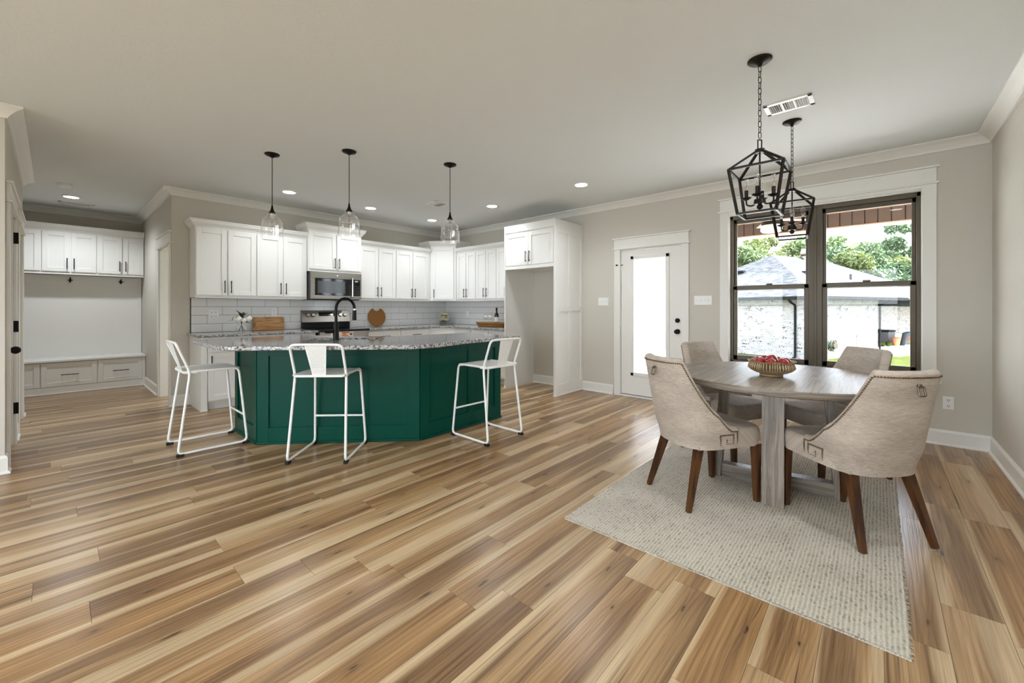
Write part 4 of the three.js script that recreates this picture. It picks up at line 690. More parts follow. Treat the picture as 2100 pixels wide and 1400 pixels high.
const chairProto = (() => {
  const t = thing('dining_chair', '', 'chair', [0, 0, 0], 0, 'upholstered dining chairs round the table'); const yb = 0.36;
  // plan line of the shell from the left front to the right front
  const plan = (q, hw, zb, zf, zc) => { // q in [-1, 1]
    const a = Math.abs(q), s = Math.sign(q) || 1, side = 0.30; if (a > 1 - side) { const k = (a - (1 - side)) / side; return [s * hw, zc + (zf - zc) * k, k]; }
    const ph = (a / (1 - side)) * Math.PI / 2, n = 2 / 2.7; return [s * hw * Math.pow(Math.sin(ph), n), zc - (zc - zb) * Math.pow(Math.cos(ph), n), 0]; };
  const topH = (q) => { const a = Math.abs(q); if (a < 0.40) return 0.918 - 0.008 * (a / 0.4) * 0; const k = Math.min(1, (a - 0.40) / 0.52); return 0.500 + 0.418 * Math.pow(1 - k, 1.75) * (1 - 0.0 * k); };
  const lean = (y) => -0.235 * Math.max(0, y - 0.42), taper = (y) => 1 - 0.10 * Math.max(0, (0.5 - y) / 0.14) - 0.10 * Math.max(0, (y - 0.5) / 0.42);
  const outer = (q, y) => { const [x, z] = plan(q, 0.256, -0.275, 0.062, -0.06); const c = 1 - 0.06 * Math.max(0, (0.46 - y) / 0.1); return V(x * taper(y), y, z * c + lean(y)); };
  const inner = (q, y) => { const [x, z] = plan(q, 0.205, -0.215, 0.062, -0.06); return V(x * taper(y), y, z + lean(y)); };
  const NQ = 72, pos = [], uv = [], idx = []; const NO = 16, NI = 10, RIM = 5, N = NO + RIM + NI;
  for (let i = 0; i <= NQ; i++) { const q = -1 + 2 * i / NQ, h = topH(q); const ring = [];
    for (let k = 0; k < NO; k++) ring.push(outer(q, yb + (h - 0.022 - yb) * k / (NO - 1)));
    const o = outer(q, h - 0.022), n = inner(q, h - 0.022); for (let k = 1; k <= RIM; k++) { const a = Math.PI * k / (RIM + 1), m = (1 - Math.cos(a)) / 2; ring.push(o.clone().lerp(n, m).add(V(0, 0.022 * Math.sin(a), 0))); }
    for (let k = 0; k < NI; k++) ring.push(inner(q, h - 0.022 + (yb + 0.02 - h + 0.022) * k / (NI - 1)));
    ring.forEach((p, k) => { pos.push(p.x, p.y, p.z); uv.push(q * 0.45, p.y); }); }
  for (let i = 0; i < NQ; i++) for (let k = 0; k < N - 1; k++) { const a = i * N + k, b = a + 1, c = a + N, d = c + 1; idx.push(a, c, b, b, c, d); }
  for (const i of [0, NQ]) { for (let k = 0; k < N / 2 - 1; k++) { const a = i * N + k, b = a + 1, c = i * N + N - 1 - k, d = c - 1; i ? idx.push(a, c, b, b, c, d) : idx.push(a, b, c, b, d, c); } }
  const g = new THREE.BufferGeometry(); g.setAttribute('position', new THREE.Float32BufferAttribute(pos, 3)); g.setAttribute('uv', new THREE.Float32BufferAttribute(uv, 2)); g.setIndex(idx); g.computeVertexNormals();
  { const n = g.attributes.normal, p = g.attributes.position; let s = 0; for (let i = 30 * N; i < 40 * N; i += 3) s += n.getZ(i) * (p.getZ(i) + 0.245); if (s < 0) { const x = g.index.array; for (let i = 0; i < x.length; i += 3) [x[i + 1], x[i + 2]] = [x[i + 2], x[i + 1]]; g.computeVertexNormals(); } }
  mesh('backrest', [g], M.fabric, t);
  // seat: rounded cushion with a crowned top
  const sp = [], su = [], si = [], A = 48, B = 16; const hw = (z) => 0.243 - 0.012 * Math.max(0, (z - 0.1) / 0.2);
  for (let j = 0; j <= B; j++) for (let i = 0; i <= A; i++) { const a = i / A * Math.PI * 2, n = 2 / 6; let ca = Math.cos(a), sa = Math.sin(a); let x = Math.sign(ca) * Math.pow(Math.abs(ca), n), z = Math.sign(sa) * Math.pow(Math.abs(sa), n); const f = j / B; let r, y; if (f < 0.35) { r = 0.985 + 0.015 * (f / 0.35); y = yb + 0.004 + 0.07 * (f / 0.35); } else if (f < 0.7) { const k = (f - 0.35) / 0.35 * Math.PI / 2; r = 1 - 0.10 * (1 - Math.cos(k)); y = yb + 0.074 + 0.045 * Math.sin(k); } else { const k = (f - 0.7) / 0.3; r = 0.90 * (1 - k); y = yb + 0.119 + 0.016 * (1 - (1 - k) * (1 - k)); }
    const zz = 0.055 + z * r * 0.24; sp.push(x * r * hw(zz), y, zz); su.push(x * r * 0.25, zz + y); }
  for (let j = 0; j < B; j++) for (let i = 0; i < A; i++) { const a = j * (A + 1) + i, b = a + 1, c = a + A + 1, d = c + 1; si.push(a, c, b, b, c, d); }
  const sg = new THREE.BufferGeometry(); sg.setAttribute('position', new THREE.Float32BufferAttribute(sp, 3)); sg.setAttribute('uv', new THREE.Float32BufferAttribute(su, 2)); sg.setIndex(si); sg.computeVertexNormals();
  mesh('seat', [sg], M.fabric, t);
  mesh('seat_base', [slab([[-0.2, -0.2], [-0.225, 0.27], [0.225, 0.27], [0.2, -0.2]], yb - 0.004, yb + 0.03, 0.004)], M.fabric, t);
  for (const s of [-1, 1]) { mesh('leg', [boxUV(bar([s * 0.205, yb + 0.01, 0.235], [s * 0.203, 0, 0.245], 0.047, 0.047, V(1, 0, 0), 0.03, 0.03), 2, true)], M.walnut, t); mesh('leg', [boxUV(bar([s * 0.165, yb + 0.02, -0.17], [s * 0.212, 0, -0.285], 0.047, 0.046, V(1, 0, 0), 0.027, 0.026), 2, true)], M.walnut, t); }
  // brass-tone nailheads: along the rim, down the front edges, and a key pattern on each side
  const nails = [], nail = new THREE.SphereGeometry(0.0056, 7, 3, 0, Math.PI * 2, 0, Math.PI / 2); const put = (p, n) => { const m = new THREE.Matrix4().lookAt(V(0, 0, 0), n.clone().negate(), V(0, 1, 0)); const q = nail.clone().rotateX(Math.PI / 2); q.applyMatrix4(m); q.translate(p.x, p.y, p.z); nails.push(q); };
  const outN = (q, y) => { const a = outer(q - 0.004, y), b = outer(q + 0.004, y), c = outer(q, y + 0.004), u = b.sub(a), v = c.sub(outer(q, y)); const n = u.cross(v).normalize(); const p = outer(q, y); if (n.x * p.x + n.z * (p.z + 0.05) < 0) n.negate(); return n; };
  const walk = (f, step) => { let last = null; for (let i = 0; i <= 4000; i++) { const [q, y] = f(i / 4000), p = outer(q, y); if (!last || p.distanceTo(last) >= step) { put(p, outN(q, y)); last = p; } } };
  walk((k) => { const q = -0.985 + 1.97 * k; return [q, topH(q) - 0.03]; }, 0.0125);
  for (const s of [-1, 1]) { const pth = (pts) => { for (let i = 0; i + 1 < pts.length; i++) walk((k) => [s * (pts[i][0] + (pts[i + 1][0] - pts[i][0]) * k), pts[i][1] + (pts[i + 1][1] - pts[i][1]) * k], 0.0125); };
    pth([[0.985, 0.47], [0.985, 0.368], [0.69, 0.368], [0.69, 0.452], [0.915, 0.452], [0.915, 0.394], [0.785, 0.394], [0.785, 0.424]]); }
  mesh('nailhead_trim', nails, M.nail, t).userData.kind = 'stuff';
  const ry = 0.845, rp = outer(0, ry); const ring = mesh('ring_pull', [tube([[-0.017, -0.045, 0], [-0.017, 0.0, 0], [0.017, 0.0, 0], [0.017, -0.045, 0]], 0.0042, true, 6, 0, 0.006), rbox(0.02, 0.02, 0.014, 0.004, 0, 0.002, 0.004)], M.pewter, t); ring.position.set(0, ry, rp.z - 0.012); ring.rotation.x = 0.23;
  return t;
})();
const fcH = (hx, hz) => face(hx, hz); chairProto.scale.set(0.955, 1, 0.97);
chairProto.position.set(2.878, RUGT, -0.868); chairProto.rotation.y = fcH(0.84, 0.545); chairProto.userData.label = 'taupe velvet dining chair with its back toward the kitchen island';
copy(chairProto, [3.03, RUGT, -0.125], fcH(0.68, -0.74), 'taupe velvet dining chair with its back toward the side wall');
copy(chairProto, [3.93, RUGT, -0.277], fcH(-0.72, -0.69), 'taupe velvet dining chair on the window side near the outlet');
copy(chairProto, [3.76, RUGT, -0.95], fcH(-0.45, 0.89), 'taupe velvet dining chair on the back door side of the table');
{ // bowl of apples
  const cx = 3.26, cz = -0.545, t = thing('fruit_bowl', 'fluted bronze-coloured footed bowl of apples on the dining table', 'bowl', [cx, 0.776, cz]);
  const prof = [[0.0, 0.006], [0.062, 0.0], [0.068, 0.0], [0.07, 0.008], [0.066, 0.014], [0.092, 0.022], [0.12, 0.036], [0.135, 0.054], [0.133, 0.07], [0.127, 0.084], [0.131, 0.094], [0.142, 0.102], [0.137, 0.102], [0.124, 0.092], [0.121, 0.08], [0.124, 0.062], [0.112, 0.042], [0.07, 0.026], [0, 0.022]]; const n = 240;
  const g = lathe(prof, n), p = g.attributes.position; for (let i = 0; i < p.count; i++) { const x = p.getX(i), z = p.getZ(i), y = p.getY(i), a = Math.atan2(z, x), r = Math.hypot(x, z); if (r < 0.08) continue; const body = sm(0.03, 0.045, y) * (1 - sm(0.088, 0.1, y)), outerW = r > 0.122 ? 1 : 0.3, fl = Math.sin(a * 52 + 1.3 * Math.sin(a * 9)) * 0.005 * body * outerW; const rim = sm(0.094, 0.102, y); const k = (r + fl + rim * 0.004 * Math.sin(a * 11)) / r; p.setX(i, x * k); p.setZ(i, z * k); if (rim > 0) p.setY(i, y + 0.003 * rim * Math.sin(a * 7 + 1)); } g.computeVertexNormals();
  const col = new Float32Array(p.count * 3); for (let i = 0; i < p.count; i++) { const x = p.getX(i), z = p.getZ(i), y = p.getY(i), a = Math.atan2(z, x), f = Math.sin(a * 52 + 1.3 * Math.sin(a * 9)), body = sm(0.03, 0.045, y) * (1 - sm(0.088, 0.1, y)); const k = body * sm(0.45, -0.15, f) * 0.95; const c = [0.56, 0.40, 0.22], d = [0.035, 0.026, 0.02]; for (let q = 0; q < 3; q++) col[i * 3 + q] = c[q] + (d[q] - c[q]) * k; }
  g.setAttribute('color', new THREE.BufferAttribute(col, 3)); const m = new THREE.Mesh(g, std({ vertexColors: true, roughness: 0.4, metalness: 0.3 })); m.name = 'fluted_bowl'; m.castShadow = m.receiveShadow = true; t.add(m);
  const ap = lathe([[0, 0.006], [0.012, 0.002], [0.024, 0.008], [0.032, 0.022], [0.0348, 0.036], [0.032, 0.052], [0.024, 0.064], [0.012, 0.066], [0.004, 0.06], [0, 0.056]], 28), dim = cyl(0.0016, 0.0012, 0.018, 0, 0.066, 0, 6);
  const A = Array.from({ length: 7 }, (_, k) => { const q = k / 7 * Math.PI * 2 + 0.35; return [0.084 * Math.cos(q), 0.058 + 0.004 * (k % 2), 0.084 * Math.sin(q)]; }); A.push([0, 0.076, 0]);
  A.forEach(([a, y, b], i) => { const wx = cx + a * cC + -b * cS, wz = cz + a * cS + b * cC; const o = thing('apple', 'shiny dark red apple lying in the fluted bowl', 'apple', [wx, 0.776 + y - 0.004, wz], 0, 'red apples in the bowl'); const b2 = mesh('fruit', [ap.clone().translate(0, -0.034, 0)], M.apple, o); mesh('stem', [dim.clone().translate(0, -0.034, 0)], M.bark, b2); b2.rotation.set(rr(-0.9, 0.9), rr(0, 6), rr(-0.9, 0.9)); b2.position.y = 0.034; });
}

// ---------------------------------------------------------------- things on the counters
function leafG(len, wid, bend = 0.3) { const n = 6, pos = [], idx = []; for (let i = 0; i <= n; i++) { const s = i / n, w = wid * Math.sin(Math.PI * Math.min(1, s * 0.94 + 0.06)) * (1 - 0.25 * s), y = -bend * len * s * s; for (const k of [-1, 0, 1]) pos.push(k * w, y + (k ? 0.15 * w : 0), s * len); } for (let i = 0; i < n; i++) for (let k = 0; k < 2; k++) { const a = i * 3 + k; idx.push(a, a + 3, a + 1, a + 1, a + 3, a + 4); } const g = new THREE.BufferGeometry(); g.setAttribute('position', new THREE.Float32BufferAttribute(pos, 3)); g.setIndex(idx); g.computeVertexNormals(); return g; }
const cupPetal = (r, open) => { const g = new THREE.SphereGeometry(r, 8, 6, -0.7, 1.4, open, 1.5); return g; };
{ // magnolia in a ball vase
  const t = thing('flower_vase', 'round glass vase of white blossoms and dark leaves by the cutting board', 'vase', [1.668, CT + 0.001, -6.33]);
  mesh('glass_vase', [lathe([[0, 0.002], [0.035, 0], [0.05, 0.01], [0.072, 0.045], [0.074, 0.07], [0.058, 0.1], [0.04, 0.116], [0.042, 0.124], [0.038, 0.124], [0.036, 0.114], [0.054, 0.098], [0.07, 0.07], [0.068, 0.046], [0.047, 0.014], [0, 0.008]], 32)], M.lampGlass, t);
  for (let k = 0; k < 5; k++) { const a = k * 1.3; mesh('stem', [tube([[0.04 * Math.cos(a), 0.012, 0.04 * Math.sin(a)], [-0.01 * Math.cos(a), 0.11, -0.01 * Math.sin(a)], [0.02 * Math.cos(a + 1), 0.2, 0.02 * Math.sin(a + 1)]], 0.0028, false, 6)], M.bark, t); }
  for (const [x, y, z, s] of [[-0.055, 0.185, 0.02, 1], [0.065, 0.19, 0.01, 0.95], [0.0, 0.17, 0.045, 0.7]]) { const pg = []; for (let k = 0; k < 7; k++) pg.push(cupPetal(0.046 * s, 0.5 + (k % 2) * 0.4).rotateX(-0.3).translate(0, -0.01, 0.016).rotateY(k * Math.PI * 2 / 7)); const b = mesh('blossom', pg, M.petal, t); b.position.set(x, y, z); b.rotation.x = 0.25; mesh('blossom_center', [ball(0.012, 0, -0.01, 0, 8, 6)], M.rose, b); }
  for (const [y, a, l, tilt] of [[0.15, -1.75, 0.15, 0.25], [0.16, 1.75, 0.15, 0.2], [0.2, 0.6, 0.1, 0.9], [0.2, -0.5, 0.11, 0.9], [0.21, 2.6, 0.11, 0.8], [0.19, 0.1, 0.08, 0.5], [0.22, -2.4, 0.1, 1.1], [0.14, 2.2, 0.12, 0.1]]) { const m = mesh('leaf', [leafG(l, l * 0.2)], M.leaf, t); m.position.set(0.01 * Math.sin(a), y, 0.01 * Math.cos(a)); m.rotation.set(-tilt, a, 0, 'YXZ'); }
}
{ // cutting board leaning on the tiles
  const t = thing('cutting_board', 'rectangular oak cutting board leaning on the backsplash', 'cutting board', [2.068, CT + 0.001, -6.565]); const w = 0.41, h = 0.19;
  const s = new THREE.Shape(); const r = 0.018; s.moveTo(-w / 2 + r, 0); s.lineTo(w / 2 - r, 0); s.quadraticCurveTo(w / 2, 0, w / 2, r); s.lineTo(w / 2, h - r); s.quadraticCurveTo(w / 2, h, w / 2 - r, h); s.lineTo(-w / 2 + r, h); s.quadraticCurveTo(-w / 2, h, -w / 2, h - r); s.lineTo(-w / 2, r); s.quadraticCurveTo(-w / 2, 0, -w / 2 + r, 0);
  s.holes.push(new THREE.Path([[-w / 2 + 0.012, 0.05], [-w / 2 + 0.03, 0.05], [-w / 2 + 0.03, 0.1], [-w / 2 + 0.012, 0.1]].map((p) => new THREE.Vector2(...p))));
  const b = mesh('board', [boxUV(new THREE.ExtrudeGeometry(s, { depth: 0.016, bevelEnabled: true, bevelSize: 0.002, bevelThickness: 0.002, bevelOffset: -0.002, bevelSegments: 2 }), 2.4)], M.paleOak, t); b.rotation.x = -0.18;
  const hd = mesh('carry_handle', [tube([[-w / 2 + 0.022, 0.05, 0.02], [-w / 2 - 0.002, 0.06, 0.022], [-w / 2 - 0.002, 0.09, 0.02], [-w / 2 + 0.022, 0.1, 0.016]], 0.0035, false, 6, 0, 0.01)], M.pewter, t);
}
{ // round board
  const t = thing('round_board', 'round brown serving board with a notch, leaning on the tiles', 'serving board', [3.785, CT + 0.001, -6.56]); const R = 0.166, s = new THREE.Shape(); const a0 = Math.PI / 2 - 0.42, a1 = Math.PI / 2 + 0.42; s.absarc(0, R, R, a1, a0 + Math.PI * 2, false); s.absarc(0, 2 * R + 0.012, 0.076, -0.45, -Math.PI + 0.45, true);
  const b = mesh('board', [boxUV(new THREE.ExtrudeGeometry(s, { depth: 0.014, bevelEnabled: true, bevelSize: 0.002, bevelThickness: 0.002, bevelOffset: -0.002, bevelSegments: 2, curveSegments: 40 }), 2)], M.brownBoard, t); b.rotation.x = -0.12;
}
{ // roses in a square vase
  const t = thing('rose_vase', 'square glass vase of cream yellow roses in the counter corner', 'vase', [5.09, CT + 0.001, -6.33], 0.5);
  mesh('glass_vase', [span(-0.075, 0.075, 0, 0.006, -0.075, 0.075), span(-0.075, -0.071, 0.006, 0.17, -0.075, 0.075), span(0.071, 0.075, 0.006, 0.17, -0.075, 0.075), span(-0.071, 0.071, 0.006, 0.17, 0.071, 0.075), span(-0.071, 0.071, 0.006, 0.17, -0.075, -0.071)], M.lampGlass, t);
  mesh('moss', [rbox(0.136, 0.05, 0.136, 0.012, 0, 0.032, 0)], M.leaf, t);
  const rose = (r) => { const gs = [ball(r * 0.5, 0, 0, 0, 10, 8)]; for (let k = 0; k < 9; k++) { const a = k * 2.4, q = r * (0.62 + 0.04 * k); gs.push(new THREE.SphereGeometry(q, 7, 5, -0.75, 1.5, 0.75, 1.2).rotateX(0.12 * (k % 3)).rotateY(a)); } return merge(gs); }; const RO = rose(0.034);
  for (const [x, y, z] of [[-0.045, 0.10, 0.045], [0.045, 0.10, 0.045], [-0.045, 0.105, -0.04], [0.045, 0.1, -0.045], [-0.06, 0.20, 0.03], [0.01, 0.205, 0.05], [0.06, 0.195, 0.0], [-0.02, 0.21, -0.04], [0.04, 0.2, -0.06]]) { const m = mesh('rose', RO, std({ color: rnd() > 0.4 ? lin(232, 218, 150) : lin(226, 180, 110), roughness: 0.75, side: THREE.DoubleSide }), t); m.position.set(x, y, z); m.rotation.set(rr(-0.3, 0.3), rr(0, 6), rr(-0.3, 0.3)); mesh('stem', [tube([[x, y - 0.02, z], [x * 0.7, Math.min(y - 0.06, 0.05), z * 0.7]], 0.0025, false, 5)], M.leaf, t); }
  for (let k = 0; k < 16; k++) { const a = rr(0, 6.28), m = mesh('leaf', [leafG(0.055, 0.014)], M.leaf, t); m.position.set(0.045 * Math.cos(a), k % 2 ? 0.17 : 0.06, 0.045 * Math.sin(a)); m.rotation.set(-0.6, -a + Math.PI / 2, 0, 'YXZ'); }
}
{ // wicker tray, glasses and a bottle
  const cx = 5.08, cz = -5.03, t = thing('wicker_tray', 'oval woven wicker tray on the counter by the alcove', 'tray', [cx, CT + 0.001, cz]);
  const g = lathe([[0, 0.004], [0.8, 0.0], [0.86, 0.004], [1.0, 0.062], [1.03, 0.066], [1.0, 0.07], [0.84, 0.012], [0, 0.012]], 64); { const p = g.attributes.position, u = g.attributes.uv; for (let i = 0; i < p.count; i++) { const x = p.getX(i), z = p.getZ(i); p.setX(i, x * 0.14); p.setZ(i, z * 0.36); u.setXY(i, u.getX(i) * 3, u.getY(i)); } g.computeVertexNormals(); }
  mesh('woven_body', [g], M.wicker, t);
  const rim = []; for (let k = 0; k < 90; k++) { const a = k / 90 * Math.PI * 2; rim.push([0.143 * Math.cos(a), 0.067 + 0.002 * (k % 2), 0.37 * Math.sin(a)]); } mesh('braided_rim', [tube(rim, 0.006, true, 6, 0, 0.004)], M.wicker, t);
  const glassG = lathe([[0, 0.0], [0.036, 0.0], [0.036, 0.002], [0.006, 0.006], [0.004, 0.02], [0.004, 0.085], [0.012, 0.095], [0.034, 0.12], [0.042, 0.15], [0.038, 0.19], [0.034, 0.215], [0.0325, 0.215], [0.037, 0.188], [0.0405, 0.15], [0.032, 0.122], [0, 0.1]], 24);
  const GL = ['wine glass on the wicker tray farthest from the bottle', 'wine glass on the tray beside the bottle', 'wine glass on the tray against the tiles', 'wine glass at the open edge of the tray'];
  [[0.02, -0.14], [-0.035, 0.0], [0.055, -0.05], [-0.05, -0.1]].forEach(([x, z], i) => { const o = thing('wine_glass', GL[i], 'glass', [cx + x, CT + 0.014, cz + z], 0, 'wine glasses on the tray'); mesh('glass_body', glassG, M.lampGlass, o); });
  const b = thing('wine_bottle', 'dark wine bottle with a pale label standing on the tray', 'bottle', [cx - 0.01, CT + 0.014, cz + 0.14]);
  mesh('bottle_glass', [lathe([[0, 0], [0.034, 0], [0.037, 0.005], [0.037, 0.18], [0.034, 0.2], [0.018, 0.225], [0.0145, 0.24], [0.0145, 0.3], [0.0155, 0.302], [0.0155, 0.312], [0, 0.312]], 28)], M.bottle, b); mesh('paper_label', [new THREE.CylinderGeometry(0.0374, 0.0374, 0.085, 28, 1, true).translate(0, 0.11, 0)], M.label, b); mesh('capsule', [cyl(0.0158, 0.0158, 0.06, 0, 0.285, 0)], M.black, b);
}

// ---------------------------------------------------------------- mudroom built-ins
{
  const zf = -8.92, zb = ZM + 0.002; const G = 'white mudroom upper cabinets';
  const mk = (label, x0, doors) => { const o = upper(label, [x0, 0, zb], 0, doors, zf - zb, 1.742, 2.37, 2.46, { group: G, py: 0.12 }); return o; };
  mk('white mudroom cabinet half hidden by the hall wall', -0.70, [0.288, 0.288]);
  mk('white two-door mudroom cabinet above the first black hook', -0.124, [0.288, 0.276]);
  mk('white two-door mudroom cabinet next to the mudroom side wall', 0.44, [0.285, 0.255]);
  const wp = thing('hook_wall_panel', 'white panelled mudroom wall with a hook rail', 'wall panel', [0, 0, zb]); mesh('back_panel', [span(-0.7, 0.98, 0.49, 1.74, 0, 0.012)], M.cab, wp); mesh('hook_rail', [rspan(-0.7, 0.98, 1.585, 1.735, 0.012, 0.03, 0.003)], M.cab, wp); mesh('end_stile', [rspan(0.93, 0.98, 0.49, 1.585, 0.012, 0.028, 0.003)], M.cab, wp);
  const hooks = ['black coat hook under the wider mudroom cabinet', 'black coat hook near the mudroom side wall']; [0.165, 0.727].forEach((x, i) => { const o = thing('coat_hook', hooks[i], 'hook', [x, 1.66, zb + 0.03], 0, 'coat hooks'); mesh('base_plate', [rbox(0.022, 0.06, 0.006, 0.003, 0, 0, 0.003)], M.black, o); mesh('prong', [tube([[0, 0.01, 0.004], [0, 0.008, 0.05], [0, 0.035, 0.065]], 0.006, false, 8, 0, 0.02), ball(0.009, 0, 0.037, 0.066, 10, 8), ball(0.008, -0.02, 0, 0.03, 10, 8), ball(0.008, 0.02, 0, 0.03, 10, 8), tube([[-0.02, 0, 0.03], [0.02, 0, 0.03]], 0.004), tube([[0, -0.015, 0.004], [0, -0.03, 0.035], [0, -0.012, 0.045]], 0.005, false, 8, 0, 0.015)], M.black, o); });
  const t = thing('mudroom_bench', 'white built-in mudroom bench with drawers', 'bench', [0, 0, zb]); const D = -8.79 - zb;
  mesh('body', [span(-0.75, 0.98, 0, 0.462, 0, D - 0.02)], M.cab, t); mesh('seat_top', [rspan(-0.75, 0.982, 0.462, 0.492, 0, D + 0.02, 0.005)], M.cab, t); mesh('toe_board', [span(-0.75, 0.98, 0, 0.105, D - 0.02, D), rspan(-0.75, 0.985, 0, 0.02, D, D + 0.012, 0.004)], M.cab, t); mesh('end_stile', [span(0.945, 0.98, 0.105, 0.462, D - 0.02, D)], M.cab, t);
  for (const [a, b] of [[-0.74, -0.135], [-0.125, 0.435], [0.445, 0.945]]) shaker(t, 'drawer', a, b, 0.112, 0.45, D - 0.02, [(a + b) / 2, 0.275, 'h'], M.cab, 0.055);
}

// ---------------------------------------------------------------- outside: porch, lawn, neighbour's house, trees
{
  const gnd = new THREE.PlaneGeometry(120, 120, 60, 60).rotateX(-Math.PI / 2); const p = gnd.attributes.position; for (let i = 0; i < p.count; i++) { const x = p.getX(i) + 50; p.setX(i, x); p.setY(i, -0.17 - 0.76 * sm(8.5, 18, x) + 0.03 * fb(x * 0.3 + 50, p.getZ(i) * 0.3 + 50, 301, 0, 0, 2)); } gnd.computeVertexNormals();
  { const q = gnd.attributes.position, u = gnd.attributes.uv; for (let i = 0; i < q.count; i++) u.setXY(i, q.getX(i) * 0.5, q.getZ(i) * 0.5); }
  tag(mesh('lawn', [gnd], M.grass), 'sunlit green lawn between the houses', 'lawn', null, 'stuff');
  struct('porch_floor', [span(XE + T, 12.1, -0.3, -0.03, -7, 4)], M.concrete, 'pale concrete porch and patio slab outside the back door');
  // porch roof: soffit boards, beam clad with upright boards, posts
  const r = thing('porch_roof', 'brown porch roof with plank soffit and boarded beam', 'porch', [0, 0, 0]);
  mesh('roof_deck', [span(XE + T, 8.75, 2.83, 2.95, -7, 4)], M.fascia, r);
  for (let k = 0; k < 72; k++) { const z = -7 + k * 0.152; mesh('soffit_board', [rspan(XE + T, 8.4, 2.78, 2.83, z + 0.006, z + 0.146, 0.006)], M.soffit, r); }
  for (let k = 0; k < 72; k++) { const z = -7 + k * 0.152; mesh('beam_board', [rspan(8.4, 8.425, 2.545, 2.775, z + 0.006, z + 0.146, 0.005)], M.fascia, r); }
  mesh('beam_core', [span(8.425, 8.72, 2.55, 2.83, -7, 4)], M.fascia, r); mesh('beam_trim', [rspan(8.392, 8.73, 2.528, 2.548, -7, 4, 0.004), rspan(8.392, 8.402, 2.76, 2.785, -7, 4, 0.003)], M.soffit, r);
  for (const z of [-6.6, -3.9, 3.4]) mesh('post', [span(8.45, 8.65, -0.1, 2.53, z, z + 0.2)], M.trim, r);
  // porch ceiling fan
  const f = thing('porch_fan', 'porch ceiling fan with a white drum light', 'ceiling fan', [7.0, 2.78, -1.17]);
  mesh('downrod', [cyl(0.012, 0.012, 0.2, 0, -0.1, 0), cyl(0.06, 0.05, 0.04, 0, -0.02, 0)], M.bronze, f); mesh('motor', [cyl(0.11, 0.13, 0.13, 0, -0.26, 0)], M.iron, f); for (let k = 0; k < 5; k++) { const b = mesh('blade', [rspan(0.1, 0.64, -0.255, -0.247, -0.06, 0.06, 0.004)], M.soffit, f); b.rotation.y = k * Math.PI * 2 / 5 + 0.4; }
  mesh('drum_light', [lathe([[0, -0.44], [0.12, -0.43], [0.135, -0.41], [0.135, -0.34], [0.13, -0.335], [0, -0.335]], 32)], M.trim, f); for (const s of [-1, 1]) mesh('pull_chain', [tube([[s * 0.11, -0.42, s * 0.05], [s * 0.11, -0.6, s * 0.05]], 0.0015, false, 5), ball(0.012, s * 0.11, -0.61, s * 0.05, 8, 6)], M.iron, f);
}
